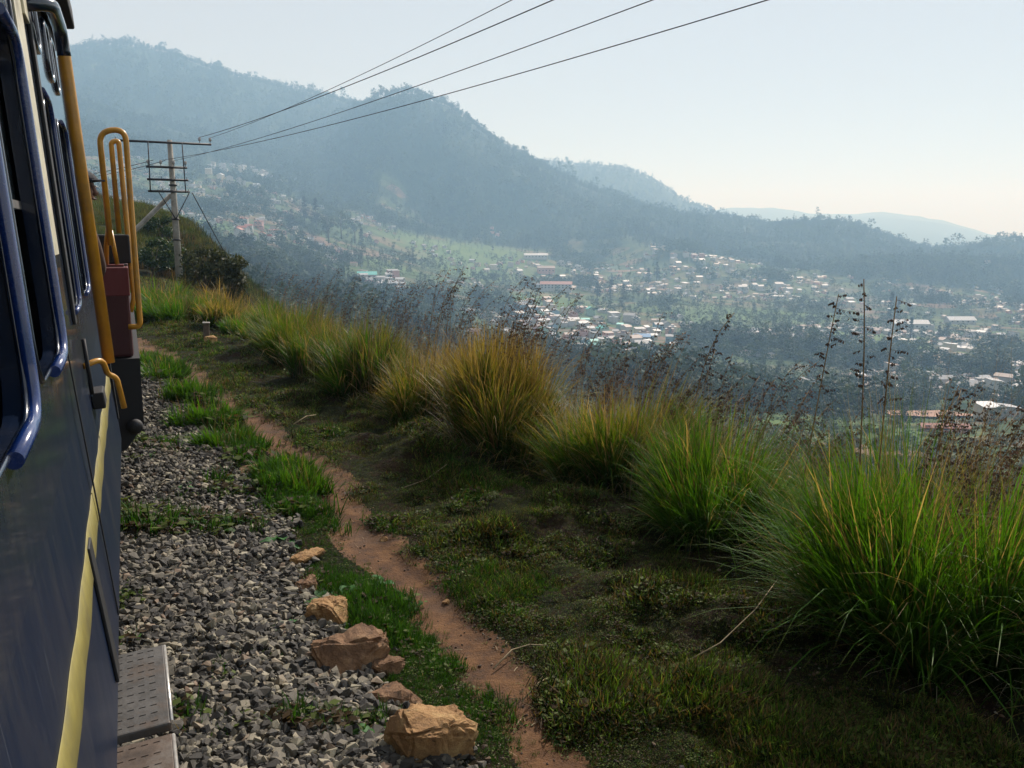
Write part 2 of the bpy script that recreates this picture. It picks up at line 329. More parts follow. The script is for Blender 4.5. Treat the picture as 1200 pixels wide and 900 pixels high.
def rock_material(name, a, b, c_):
    m, nt, p, out = nodes(name); v = coord(nt); n = noise(nt, v, 4, 10, .7, .5); n2 = noise(nt, v, 22, 8, .75)
    c = ramp(nt, n, [(.3, a), (.48, b), (.62, c_)]); c = mixc(nt, ramp(nt, n2, [(.3, (.75, .75, .75)), (.45, (0, 0, 0))]), c, (.04, .028, .02))
    nt.links.new(c, p.inputs['Base Color']); p.inputs['Roughness'].default_value = .85
    bump(nt, p, mth(nt, 'ADD', n2, n), 1.0, .03); return m
M['rock'] = rock_material('tan_sandstone', (.18, .09, .035), (.40, .22, .085), (.6, .39, .17))
M['rock_dark'] = rock_material('brown_sandstone', (.08, .045, .025), (.22, .115, .055), (.42, .25, .13))
M['blade'] = leafmat('grass_blade', True, transl=.45, rough=.5, spec=.15)
M['turfblade'] = leafmat('short_turf', True, transl=.4, rough=.6, spec=.12)
M['crown'] = leafmat('tree_leaves', False, (.034, .06, .022), .15, .7, .5)
M['crown_dark'] = leafmat('conifer_leaves', False, (.014, .027, .014), .08, .7, .4)
M['bush'] = leafmat('bush_leaves', True, transl=.25, rough=.6)
M['bark'] = simple('bark', (.09, .07, .05), .9, 0, .4, 12)
M['straw'] = simple('dry_straw', (.3, .23, .13), .8, 0, .3, 30)
M['seed'] = simple('seed_head', (.08, .044, .028), .8, 0, .5, 60)
M['seedlight'] = simple('dry_seed_head', (.2, .1, .06), .8, 0, .5, 60)
M['stem'] = simple('dry_stem', (.17, .11, .05), .7, 0, .4, 40)

# painted metal of the train
def paint(name, base, rough=.16, coat=1.0, streak=.35, bmp=.004, dirt=(.07, .065, .06), dusty=False):
    m, nt, p, out = nodes(name); v = coord(nt, 'Object', (1, 1, .22)); v2 = coord(nt)
    n = noise(nt, v, 7, 8, .7, .3); n2 = noise(nt, v2, 1.6, 4, .5); n3 = noise(nt, v2, 60, 5, .7)
    c = mixc(nt, ramp(nt, n, [(.45, (0, 0, 0)), (.8, (streak, streak, streak))]), base, dirt)
    nt.links.new(c, p.inputs['Base Color'])
    if dusty:      # fine vertical scratches through the paint
        sc = noise(nt, coord(nt, 'Object', (1, 26, .5)), 3, 4, .6, .2); c = mixc(nt, ramp(nt, sc, [(.66, (0, 0, 0)), (.70, (.55, .55, .55))]), c, (.11, .12, .14))
        nt.links.new(c, p.inputs['Base Color'])
    r = ramp(nt, mth(nt, 'ADD', mth(nt, 'MULTIPLY', n, .6), mth(nt, 'MULTIPLY', n3, .4)), [(.3, (rough * .7,) * 3), (.7, (rough * 1.8,) * 3)])
    nt.links.new(r, p.inputs['Roughness']); p.inputs['Coat Weight'].default_value = coat; p.inputs['Coat Roughness'].default_value = .06
    if dusty:      # road dust dulls the gloss below the waist
        sx = nt.nodes.new('ShaderNodeSeparateXYZ'); nt.links.new(v2, sx.inputs[0])
        du = ramp(nt, mth(nt, 'SUBTRACT', mth(nt, 'ADD', sx.outputs[2], mth(nt, 'MULTIPLY', n, .3)), 1.45), [(.25, (0, 0, 0)), (.75, (1, 1, 1))])
        nt.links.new(mixc(nt, du, (0, 0, 0), (coat,) * 3), p.inputs['Coat Weight']); nt.links.new(mixc(nt, du, (.34,) * 3, r), p.inputs['Roughness']); nt.links.new(mixc(nt, du, (.12,) * 3, (.5,) * 3), p.inputs['Specular IOR Level'])
    bump(nt, p, mth(nt, 'ADD', n2, mth(nt, 'MULTIPLY', n3, .02)), .6, bmp * 4); return m
M['navy'] = paint('navy_paint', (.007, .014, .034), dusty=True)
M['blue'] = paint('blue_frame_paint', (.005, .026, .14), .2, .9, .15, .0006)
M['cream'] = simple('cream_paint', (.55, .5, .36), .4, 0, .15, 12, (.3, .26, .18), .001)
M['yellowline'] = simple('yellow_line_paint', (.20, .168, .035), .65, 0, .2, 12, (.13, .11, .04), .001)
M['railyellow'] = simple('ochre_handrail_paint', (.5, .235, .02), .38, 0, .18, 14, (.3, .16, .04), .0006, .2)
M['rubber'] = simple('black_rubber', (.01, .01, .012), .6, 0, .3, 20)
M['black'] = simple('black_metal', (.006, .006, .008), .7, 0, .3, 15)
M['steel'] = simple('worn_tread_steel', (.09, .085, .08), .6, .3, .35, 16, (.11, .07, .045), .003)
M['rust'] = simple('rusty_tread_steel', (.085, .06, .045), .75, .1, .4, 18, (.17, .15, .13), .003)
M['edge'] = simple('worn_bright_edge', (.55, .52, .48), .35, .6, .2, 30)
M['maroon'] = paint('maroon_paint', (.045, .005, .007), .5, .1, .08)
M['red'] = paint('red_oxide_paint', (.12, .016, .018), .5, .1, .15)
M['dark_inside'] = simple('dark_interior', (.01, .01, .012), .8, 0, .3, 5)
M['concrete_post'] = simple('weathered_pole', (.3, .28, .24), .85, 0, .25, 5, (.16, .14, .12), .004)
M['iron'] = simple('dark_iron', (.03, .028, .03), .6, .3, .3, 12)
M['porcelain'] = simple('insulator_porcelain', (.35, .33, .32), .25, 0, .1, 12, None, 0)
M['wire'] = simple('line_wire', (.03, .03, .035), .6, .4, .2, 2, None, 0)
M['skin'] = simple('skin', (.22, .11, .07), .5, 0, .1, 20, None, .0005)
M['shirt'] = simple('brown_cloth', (.06, .03, .022), .9, 0, .15, 30, None, .001)
M['trousers'] = simple('dark_cloth', (.02, .02, .025), .9, 0, .15, 30, None, .001)
def glass():
    m, nt, p, out = nodes('window_glass'); p.inputs['Base Color'].default_value = (.02, .025, .03, 1); p.inputs['Roughness'].default_value = .05
    p.inputs['Alpha'].default_value = 1; return m
M['glass'] = glass()
WALLS = {'white': (.4, .39, .37), 'cream': (.5, .44, .33), 'pink': (.5, .28, .24), 'blue': (.2, .32, .42), 'grey': (.36, .36, .36), 'green': (.25, .38, .3)}
ROOFS = {'white': (.44, .44, .45), 'grey': (.24, .24, .25), 'red': (.30, .095, .06), 'rust': (.17, .10, .075), 'teal': (.10, .42, .38), 'blue': (.06, .22, .45), 'dark': (.09, .09, .095)}
for k, c in WALLS.items(): M['wall_' + k] = simple(k + '_plaster', c, .85, 0, .12, .4, None, 0)
for k, c in ROOFS.items(): M['roof_' + k] = simple(k + '_roof', c, .6, 0, .15, .5, None, 0)
M['soil_field'] = simple('bare_red_field', (.30, .165, .11), .95, 0, .2, .05, (.2, .14, .09), 0)
M['tan_field'] = simple('dry_field', (.26, .2, .12), .95, 0, .2, .05, (.16, .15, .08), 0)

# ------------------------------------------------------------------ lists of places (metres east, metres north)
SETTLEMENTS = {
  'town': [(33,722),(52,709),(42,843),(142,827),(83,644),(72,677),(118,759),(95,643),(92,630),(52,655),(20,834),(84,823),(75,631),(147,793),(132,774),(28,761),(69,749),(97,738),(81,716),(58,678),(36,810),(59,716),(103,811),(119,861),(97,671),(83,601),(36,749),(103,863),(59,823),(46,789),(52,857),(26,750),(51,809),(143,839),(46,697),(153,840),(38,904),(109,654),(27,815),(123,740),(18,808),(53,777),(66,797),(100,652),(106,785),(40,938),(133,713),(64,666),(60,874),(71,655),(127,667),(4,816),(64,765),(6,871),(20,928),(101,848),(28,797),(124,852),(10,849),(70,813),(81,878),(74,686),(7,744),(54,629),(116,713),(116,772),(-3,856),(13,897),(90,651),(127,808),(6,786),(40,865),(34,706),(57,790),(68,701),(154,815),(26,712),(87,614),(39,679),(53,638),(39,968),(24,779),(69,715),(61,649),(132,784),(114,642),(47,769),(81,691),(37,691),(106,670),(146,736),(83,835),(102,695),(95,721),(92,758),(120,781),(40,780),(14,886),(29,851),(70,886),(78,733),(31,827),(83,677),(108,804),(84,793)],
  'upper': [(-476,1432),(-484,1664),(-450,1622),(-499,1443),(-539,1641),(-435,1353),(-442,1629),(-423,1595),(-484,1716),(-405,1463),(-468,1668),(-551,1622),(-547,1597),(-471,1647),(-448,1437),(-513,1593),(-476,1697),(-484,1705),(-510,1730),(-517,1680),(-538,1626),(-504,1632),(-522,1705),(-494,1687),(-529,1618),(-533,1675),(-462,1432),(-450,1592),(-450,1647),(-517,1659),(-461,1624),(-525,1720),(-439,1426),(-417,1428)],
  'redroof': [(-281,1028),(-267,982),(-292,963),(-303,1044),(-314,1018),(-274,870),(-278,897),(-262,874),(-261,905),(-300,1029),(-314,1006),(-274,950),(-255,912),(-275,998)],
  'teal': [(-126,909),(-131,844),(-137,823),(-125,873),(-124,835),(-145,834),(-150,866),(-110,839),(-107,816),(-115,882),(-128,890),(-128,817)],
  'school': [(-2,1341),(11,1292),(97,1510),(73,1264),(129,1331),(45,1344),(13,1270),(111,1333),(-28,1303),(94,1393),(131,1354),(28,1376)],
  'middle': [(234,1495),(228,1276),(293,1454),(306,1322),(347,1280),(272,1534),(321,1283),(273,1267),(318,1444),(293,1251),(294,1239),(349,1356),(279,1385),(252,1510),(310,1412),(272,1411),(358,1404),(261,1392),(254,1259),(306,1367),(305,1443),(303,1245),(213,1348),(398,1712),(274,1462),(269,1433),(281,1541),(209,1167),(234,1517),(272,1594),(281,1292),(350,1343),(218,1183),(200,1218),(317,1331),(261,1600),(216,1266),(253,1550),(238,1229),(233,1201),(278,1312),(250,1298),(346,1369),(286,1375)],
  'band': [(390,1216),(436,1106),(357,1265),(429,1207),(409,1222),(373,1225),(390,1255),(373,1206),(430,1083),(419,1101),(395,1226),(385,1199),(332,1233),(424,1121),(394,1270),(362,1248),(339,1254),(389,1164)],
  'east': [(197,341),(344,583),(454,841),(367,630),(345,749),(276,481),(451,790),(290,629),(306,601),(248,463),(412,841),(269,442),(210,354),(290,613),(279,625),(261,508),(303,720),(351,685),(276,454),(381,748),(343,648),(251,431),(381,861),(331,673),(499,844),(365,619),(336,753),(517,908),(304,626),(313,711),(379,804),(267,593),(364,704),(408,750),(262,482),(256,527),(253,478),(439,895),(189,332),(402,742),(382,764),(359,654),(273,492),(330,571),(279,562),(362,818),(284,507),(299,510)],
}
NEAR_TREES = [(223,383,11),(-11,81,11),(50,156,9),(20,132,11),(25,174,7),(21,153,11),(-44,174,7),(-3,260,7),(10,112,7),(63,526,12),(18,180,6),(-22,151,13),(-165,532,9),(2,137,13),(-60,251,10),(-28,123,13),(127,336,12),(-40,200,13),(-36,379,7),(34,135,10),(-23,475,11),(28,326,9),(50,126,10),(-74,288,7),(74,213,13),(142,325,9),(55,108,7),(181,315,9),(34,103,10),(68,267,7),(-80,276,12),(-23,78,7),(62,167,9),(142,241,8),(22,77,8),(31,109,6),(16,156,13),(73,185,11),(-12,126,9),(59,151,8),(0,97,8),(38,242,10),(-10,119,10),(-60,376,10),(87,350,10),(1,150,6),(80,208,7),(121,234,10),(2,104,13),(-42,164,13),(-92,523,9),(134,455,12),(8,148,8),(43,76,13),(-22,92,11),(43,384,10),(20,93,11),(54,571,6),(0,343,10),(-6,207,10),(-56,139,11),(-35,208,8),(-19,303,11),(102,186,7),(-8,90,8),(46,276,8),(11,134,12),(24,159,9),(-20,353,8),(56,293,11),(-10,224,9),(151,499,7),(179,371,11),(53,92,11),(45,92,10),(69,128,12),(87,175,7),(-90,428,9),(-21,197,12),(-19,175,13),(-13,94,12),(-97,497,8),(-55,441,13),(138,406,6),(-21,120,7),(250,445,12),(14,101,9),(-74,550,7),(69,135,11),(-18,102,10),(-39,152,7),(-26,242,9),(-13,145,9),(86,196,9),(44,450,9),(-10,169,6),(27,212,9),(7,210,11),(-139,580,7),(48,104,12),(178,415,12),(128,387,13),(122,464,10),(25,83,10),(90,270,11),(69,579,8),(6,233,11),(-99,342,12),(58,130,8),(-128,488,9),(-7,232,11),(-17,158,11),(50,138,7),(164,316,10),(-9,570,9),(31,166,13),(47,199,11),(52,279,9),(23,218,12),(-91,389,8),(37,85,9),(8,343,7),(13,79,7),(-125,554,9),(21,143,11),(118,293,6),(4,218,6),(54,144,8),(54,259,9),(95,211,8),(-40,103,7),(106,240,8),(84,281,6),(41,121,13),(-39,138,8),(176,390,10),(-52,185,11),(155,296,10),(68,120,8),(-34,111,12),(161,343,11),(-10,192,11),(155,330,13),(45,160,10),(-19,281,8),(34,72,11),(8,119,10),(32,573,12),(80,470,12),(-110,421,12),(191,327,9),(-65,298,7),(85,245,12),(42,168,10),(5,298,10),(-81,589,12),(131,411,11),(-72,342,10),(-13,267,9),(85,363,13),(62,255,12),(193,368,9),(-119,448,11),(31,90,12),(31,149,12),(-33,501,9),(-65,382,7),(58,461,10),(-28,377,12),(46,285,8),(-8,610,13),(-47,110,8),(43,113,7),(18,503,12),(-17,86,11),(-44,194,7),(-35,488,10),(-34,125,11),(-71,487,6),(119,260,12),(168,453,12),(98,229,12),(68,241,9),(-36,89,8),(58,360,12),(-96,482,13),(-1,368,7),(-79,421,12),(115,243,6),(172,581,10),(-5,134,7),(16,121,11),(-27,261,10),(23,108,8),(33,119,11),(86,155,13),(108,543,10),(104,306,7),(26,262,9),(123,500,12),(40,100,11),(113,535,6),(-145,572,9),(75,258,9),(5,253,13),(46,401,8),(79,264,11),(26,134,9),(-40,122,12),(-53,166,9),(42,141,11),(90,162,7),(-81,326,7),(-15,320,8),(130,543,12),(60,282,8),(66,295,10),(27,372,7),(171,568,6),(-102,593,7),(99,243,6),(-64,527,12),(-4,556,8),(27,467,8),(-108,430,8),(187,388,9),(4,161,7),(-93,470,7),(39,285,10),(191,464,10),(-88,510,7),(-71,279,12),(134,351,7),(73,166,6),(190,503,6),(-47,391,9),(235,397,12),(34,212,10),(29,318,8),(-77,512,8),(-31,104,10),(-14,240,8),(9,464,8),(-56,406,7),(82,185,8),(68,329,6),(-31,170,10),(-46,305,8),(73,147,8),(-34,98,8),(80,170,9),(280,507,11),(-28,154,10),(-27,161,7),(-67,365,10),(3,197,9),(78,223,8),(245,491,11),(-14,295,6),(14,191,11),(-30,201,10),(-68,590,13),(-145,458,12),(103,276,13),(44,316,11),(189,421,8),(-52,239,10),(-32,465,12),(63,231,11),(-94,407,7)]
SPECIAL = dict(white_hall=(39, 1420), red_hall=(57, 1105), pink_hall=(52, 1321), long_hall=(418, 893), low_hall=(512, 973), near_hall=(146, 284))
MEADOWS = [(-77, 1400, 130, 150), (-40, 1380, 60, 120), (45, 960, 90, 70), (229, 758, 70, 60), (108, 300, 50, 45), (322, 801, 90, 70), (340, 760, 80, 90), (-60, 1230, 60, 90), (-330, 900, 50, 80), (-150, 1020, 60, 50), (260, 980, 120, 90)]

# ------------------------------------------------------------------ the ground, one sheet out to the far ranges
def wood_mask(x, y):
    n = fbm(x / 95, y / 95, 4, 71) + .35 * fbm(x / 30, y / 30, 2, 72)
    r = np.hypot(x, y)
    w = sstep(-.12, .12, n + 1.0 * sstep(1350, 1850, r) - .27 + .12 * (1 - sstep(150, 420, r)))
    w = np.maximum(w, .92 * (1 - sstep(120, 220, r)))
    for mx, my, ax, ay in MEADOWS: w = w * (1 - np.exp(-(((x - mx) / ax) ** 2 + ((y - my) / ay) ** 2) ** 2))
    return w
def build_ground():
    az = np.concatenate([np.linspace(-180, -46, 44), np.linspace(-45, 45, 640), np.linspace(46, 180, 44)])
    az = np.radians(az)
    r = [.5]
    while r[-1] < 13500: r.append(r[-1] * (1.009 if 2.5 < r[-1] < 14 else 1.016 if r[-1] < 45 else (1.012 if r[-1] < 4500 else 1.04)))
    r = np.array(r); A, Rr = np.meshgrid(az, r)
    X, Y = Rr * np.sin(A), Rr * np.cos(A); Z = height(X, Y)
    V = np.stack([X, Y, Z], -1).reshape(-1, 3); V = np.vstack([V, [[0, 0, gz(0, 0)]]])
    nr, na = A.shape; i = np.arange(nr * na).reshape(nr, na)
    F = np.stack([i[:-1, :-1], i[:-1, 1:], i[1:, 1:], i[1:, :-1]], -1).reshape(-1, 4)
    xc, yc = V[F, 0].mean(1), V[F, 1].mean(1); rc = np.hypot(xc, yc)
    near = rc < 55
    up = np.full(len(F), 99.); ub = np.full(len(F), 99.)
    up[near] = sdist(xc[near], yc[near], PATH); ub[near] = sdist(xc[near], yc[near], BALL)
    wd = .18 + .04 * sstep(4.5, 5.5, rc) * (1 - sstep(8, 10, rc)) + .1 * fbm(xc * 1.6, yc * 1.6, 4, 91) + .05 * sstep(5, 9, rc)
    isp = near & (np.abs(up + .1 * fbm(xc * .9, yc * .9, 2, 92)) < wd)
    isb = near & (ub + .12 * fbm(xc * 2, yc * 2, 3, 93) < 0) & (ub > -9) & ~isp
    rv = np.hypot(V[:, 0], V[:, 1]); mead = np.zeros(len(V))
    for mx, my, ax, ay in MEADOWS: mead = np.maximum(mead, np.exp(-(((V[:, 0] - mx) / ax) ** 2 + ((V[:, 1] - my) / ay) ** 2) ** 2))
    C = np.stack([mead, wood_mask(V[:, 0], V[:, 1]), sstep(42, 75, rv)], -1)
    def sub(mask, name, mat):
        f = F[mask]; u, inv = np.unique(f, return_inverse=True)
        o = link(name, mesh_np(name, V[u], inv.reshape(f.shape), [mat], C[u], True)); tag(o, kind='structure'); return o
    g = sub(~isp & ~isb, 'ground', M['ground'])
    tri = np.array([[nr * na, k + 1, k] for k in range(na - 1)])
    sub(isp, 'path', M['dirt']); sub(isb, 'ballast_bed', M['ballast'])
    return g
ground = build_ground()

# ------------------------------------------------------------------ scattering: points that carry instances of a few prototypes (only for what nobody could count)
def scatter(name, protos, pts, rot, scl, idx, kind='stuff'):
    pc = bpy.data.collections.new(name + '_kinds')
    for k, me in enumerate(protos):
        o = bpy.data.objects.new('%s_kind_%02d' % (name, k), me); pc.objects.link(o)
    me = bpy.data.meshes.new(name); me.vertices.add(len(pts)); me.vertices.foreach_set('co', np.asarray(pts, np.float32).ravel())
    a = me.attributes.new('rot', 'FLOAT_VECTOR', 'POINT'); a.data.foreach_set('vector', np.asarray(rot, np.float32).ravel())
    a = me.attributes.new('scl', 'FLOAT_VECTOR', 'POINT'); a.data.foreach_set('vector', np.asarray(scl, np.float32).ravel())
    a = me.attributes.new('idx', 'INT', 'POINT'); a.data.foreach_set('value', np.asarray(idx, np.int32))
    o = link(name, me); tag(o, kind=kind)
    ng = bpy.data.node_groups.new(name + '_scatter', 'GeometryNodeTree')
    ng.interface.new_socket('Geometry', in_out='INPUT', socket_type='NodeSocketGeometry'); ng.interface.new_socket('Geometry', in_out='OUTPUT', socket_type='NodeSocketGeometry')
    N = ng.nodes; gi = N.new('NodeGroupInput'); go = N.new('NodeGroupOutput')
    ip = N.new('GeometryNodeInstanceOnPoints'); ci = N.new('GeometryNodeCollectionInfo'); ci.inputs['Collection'].default_value = pc
    ci.inputs['Separate Children'].default_value = True; ci.inputs['Reset Children'].default_value = True
    ip.inputs['Pick Instance'].default_value = True
    def attr(nm, t):
        n = N.new('GeometryNodeInputNamedAttribute'); n.data_type = t; n.inputs['Name'].default_value = nm; return n.outputs['Attribute']
    er = N.new('FunctionNodeEulerToRotation')
    L = ng.links.new
    L(gi.outputs[0], ip.inputs['Points']); L(ci.outputs[0], ip.inputs['Instance']); L(attr('idx', 'INT'), ip.inputs['Instance Index'])
    L(attr('rot', 'FLOAT_VECTOR'), er.inputs[0]); L(er.outputs[0], ip.inputs['Rotation']); L(attr('scl', 'FLOAT_VECTOR'), ip.inputs['Scale'])
    L(ip.outputs[0], go.inputs[0])
    md = o.modifiers.new('scatter', 'NODES'); md.node_group = ng
    return o

def blades(n, base, length, lean, width, curve, colf, seg=5, cone=None, lean_dir=None, twist=.4, g=rng):
    """n grass blades; base(n)->(n,3) roots; returns V,F,C.  colf(t, u)-> rgb along blade, u a per-blade random"""
    B = base; L = length; az = lean_dir if lean_dir is not None else g.uniform(0, 2 * np.pi, n)
    dx, dy = np.cos(az), np.sin(az)
    wa = az + np.pi / 2 + g.normal(0, twist, n)
    t = np.linspace(0, 1, seg + 1)[None, :]
    # bend: angle from vertical grows along the blade
    th0 = lean[:, None]; ang = th0 + curve[:, None] * t ** 1.6
    ds = (L / seg)[:, None]
    hx = np.concatenate([np.zeros((n, 1)), np.cumsum(np.sin(ang[:, :-1]) * ds, 1)], 1)
    hz = np.concatenate([np.zeros((n, 1)), np.cumsum(np.cos(ang[:, :-1]) * ds, 1)], 1)
    cx = B[:, 0:1] + hx * dx[:, None]; cy = B[:, 1:2] + hx * dy[:, None]; cz = B[:, 2:3] + hz
    w = width[:, None] * (1 - t ** 2.2 * .96) * np.minimum(1, .55 + t * 1.5)
    wx, wy = np.cos(wa)[:, None] * w / 2, np.sin(wa)[:, None] * w / 2
    V = np.stack([np.stack([cx - wx, cy - wy, cz], -1), np.stack([cx + wx, cy + wy, cz + w * .15], -1)], 2).reshape(-1, 3)
    u = g.uniform(0, 1, n)
    C = colf(np.repeat(t, n, 0), u[:, None]); C = np.repeat(C[:, :, None, :], 2, 2).reshape(-1, 3)
    k = np.arange(seg); q = np.stack([2 * k, 2 * k + 1, 2 * k + 3, 2 * k + 2], -1)
    F = (np.arange(n)[:, None, None] * (2 * (seg + 1)) + q[None]).reshape(-1, 4)
    return V, F, C
def mixcol(a, b, f):
    return np.asarray(a)[None, None, :] * (1 - f[..., None]) + np.asarray(b)[None, None, :] * f[..., None]

# --- gravel
def stone_mesh(k):
    b = bmesh.new(); r = random.Random(100 + k)
    for _ in range(13):
        v = Vector((r.gauss(0, 1), r.gauss(0, 1), r.gauss(0, 1))).normalized() * r.uniform(.75, 1)
        b.verts.new((v.x * .5, v.y * r.uniform(.3, .45), v.z * .3))
    bmesh.ops.convex_hull(b, input=b.verts)
    for v in [v for v in b.verts if not v.link_faces]: b.verts.remove(v)
    me = bpy.data.meshes.new('gravel_stone'); b.to_mesh(me); b.free(); me.materials.append(M['gravel']); return me
def gravel():
    n = 200000
    r = np.exp(rng.uniform(math.log(2.2), math.log(34), n)); a = np.radians(rng.uniform(-40, 6, n))
    x, y = r * np.sin(a), r * np.cos(a); ub = sdist(x, y, BALL); up = sdist(x, y, PATH)
    edge = ub + .12 * fbm(x * 2, y * 2, 3, 93)
    keep = ((edge < rng.normal(0, .05, n)) & (ub > -2.6)) & (np.abs(up) > .25)
    keep &= rng.uniform(0, 1, n) < np.clip((r / 5) ** 1.0 * .9, .25, 1) 
    x, y, r = x[keep], y[keep], r[keep]; n = len(x)
    s = rng.lognormal(math.log(.047), .48, n) * np.clip(1 + (r - 8) * .02, 1, 1.5)
    s = np.clip(s, .02, .1)
    z = height(x, y) + rng.uniform(-.004, .03, n) + s * .1
    rot = np.stack([rng.normal(0, .5, n), rng.normal(0, .5, n), rng.uniform(0, 6.28, n)], -1)
    scl = np.stack([s, s, s], -1) * rng.uniform(.8, 1.25, (n, 3))
    o = scatter('gravel', [stone_mesh(k) for k in range(12)], np.stack([x, y, z], -1), rot, scl, rng.integers(0, 12, n))
    tag(o, 'loose grey crushed stone ballast beside the train', 'gravel'); return n
NG = gravel()

# --- turf and verge grass
def tuft_mesh(name, n, h, spread, w, colf, lean=.5, curve=.6, seg=2):
    B = np.zeros((n, 3)); B[:, :2] = rng.normal(0, spread, (n, 2))
    V, F, C = blades(n, B, rng.uniform(.5, 1, n) * h, rng.uniform(0, lean, n), np.full(n, w) * rng.uniform(.6, 1.2, n), rng.uniform(0, curve, n), colf, seg)
    return mesh_np(name, V, F, [M['turfblade']], C)
def herb_mesh(k):
    g = np.random.default_rng(40 + k); n = 11; c = np.stack([g.normal(0, .035, n), g.normal(0, .035, n), g.uniform(.01, .05, n)], -1); a = g.uniform(0, 6.28, n); s = g.uniform(.009, .022, n)[:, None]; t = g.normal(0, .35, (n, 2))
    d = np.stack([np.cos(a), np.sin(a), t[:, 0]], -1) * s; e = np.stack([-np.sin(a), np.cos(a), t[:, 1]], -1) * s * .7
    V = np.stack([c - d, c + e, c + d, c - e], 1).reshape(-1, 3); F = np.arange(4 * n).reshape(n, 4)
    C = np.repeat(np.array([(.04, .10, .016), (.075, .10, .022), (.06, .04, .02)][k])[None] * g.uniform(.4, 1.6, n)[:, None], 4, 0)
    return mesh_np('herb', V, F, [M['turfblade']], C)
def turf():
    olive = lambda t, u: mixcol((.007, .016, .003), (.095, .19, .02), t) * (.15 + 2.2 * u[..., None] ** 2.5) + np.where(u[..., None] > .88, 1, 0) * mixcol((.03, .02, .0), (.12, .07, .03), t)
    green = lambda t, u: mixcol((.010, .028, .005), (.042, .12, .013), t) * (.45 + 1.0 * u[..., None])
    straw = lambda t, u: mixcol((.10, .08, .035), (.30, .24, .12), t) * (.5 + .8 * u[..., None])
    dead = lambda t, u: mixcol((.03, .02, .01), (.16, .11, .045), t) * (.3 + 1.2 * u[..., None])
    P = []
    for q in range(4):      # flattish, tangled turf: green blades mixed with dead ones
        parts = []
        for cnt, hh, fn in ((11, .075, olive), (4, .08, dead)):
            B = np.zeros((cnt, 3)); B[:, :2] = rng.normal(0, .03, (cnt, 2))
            parts.append(blades(cnt, B, rng.uniform(.35, 1, cnt) ** 1.3 * hh, rng.uniform(.1, 1.45, cnt), rng.uniform(.003, .0075, cnt), rng.uniform(-.4, 1.2, cnt), fn, 2))
        V_ = np.vstack([a[0] for a in parts]); F_ = np.vstack([parts[0][1], parts[1][1] + len(parts[0][0])]); C_ = np.vstack([a[2] for a in parts])
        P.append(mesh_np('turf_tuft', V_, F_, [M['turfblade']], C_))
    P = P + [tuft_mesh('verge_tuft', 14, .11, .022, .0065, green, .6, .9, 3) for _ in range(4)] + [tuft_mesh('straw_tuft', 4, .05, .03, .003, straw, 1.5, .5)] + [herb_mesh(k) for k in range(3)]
    # right of the path: short turf
    n = 400000; r = np.exp(rng.uniform(math.log(2.9), math.log(44), n)); a = np.radians(rng.uniform(-42, 42, n)); x, y = r * np.sin(a), r * np.cos(a)
    up, ub, ue = sdist(x, y, PATH), sdist(x, y, BALL), sdist(x, y, EDGE)
    bare = fbm(x * 1.1, y * 1.1, 4, 101)
    pe = np.abs(up + .1 * fbm(x * .9, y * .9, 2, 92)) - (.17 + .04 * sstep(4.5, 5.5, r) * (1 - sstep(8, 10, r)) + .1 * fbm(x * 1.6, y * 1.6, 4, 91))
    k1 = (up > 0) & (pe > rng.normal(.0, .055, n)) & (ue < 1.2) & (bare < .36 + rng.normal(0, .12, n))
    k2 = (up < 0) & (pe > rng.normal(-.01, .055, n)) & (ub + .12 * fbm(x * 2, y * 2, 3, 93) > rng.normal(.0, .05, n)) & (fbm(x * 1.5, y * 1.5, 3, 103) > -.04 + rng.normal(0, .12, n))
    k3 = (ub < 0) & (ub > -1.3) & (fbm(x * 1.6, y * 1.6, 3, 104) > .34 - .16 * sstep(6, 10, r)) & (rng.uniform(0, 1, n) < .16)
    keep = k1 | k2 | k3; x, y, r, k1, k2, ub = x[keep], y[keep], r[keep], k1[keep], k2[keep], ub[keep]; n = len(x)
    idx = np.where(k1, rng.integers(0, 4, n), rng.integers(4, 8, n)); mixg = fbm(x * .8, y * .8, 3, 105)
    idx = np.where(k1 & (mixg > .28) & (rng.uniform(0, 1, n) < .4), rng.integers(4, 8, n), idx)
    idx = np.where(rng.uniform(0, 1, n) < .035, 8, idx); idx = np.where(k1 & (rng.uniform(0, 1, n) < .45 * (fbm(x * 1.7, y * 1.7, 2, 109) > -.15)), rng.integers(9, 12, n), idx); idx = np.where(k2 & (rng.uniform(0, 1, n) < .30), rng.integers(9, 12, n), idx)
    idx = np.where((~k1) & (rng.uniform(0, 1, n) < .35), rng.integers(0, 4, n), idx); idx = np.where((ub < 0) & (rng.uniform(0, 1, n) < .6), rng.integers(9, 12, n), idx)
    s = rng.uniform(.6, 1.3, n) * np.clip(1 + (r - 9) * .03, .9, 1.8)
    s = np.where(~k1 & (idx != 8), s * np.clip(.75 + 1.6 * fbm(x * 2.3, y * 2.3, 3, 106), .35, 1.7) * np.where(r > 6.5, 1.35, .9), s); s = np.where(k1 & (idx > 3), s * .6, s); s = np.where(k1, s * np.clip(.85 + 1.5 * fbm(x * 2.6, y * 2.6, 3, 108), .35, 1.8), s)
    z = height(x, y) - .004
    rot = np.stack([rng.normal(0, .15, n), rng.normal(0, .15, n), rng.uniform(0, 6.28, n)], -1)
    o = scatter('short_grass', P, np.stack([x, y, z], -1), rot, np.stack([s, s, s], -1), idx); tag(o, 'short turf and bright verge grass on both sides of the path', 'grass'); return n
NT = turf()

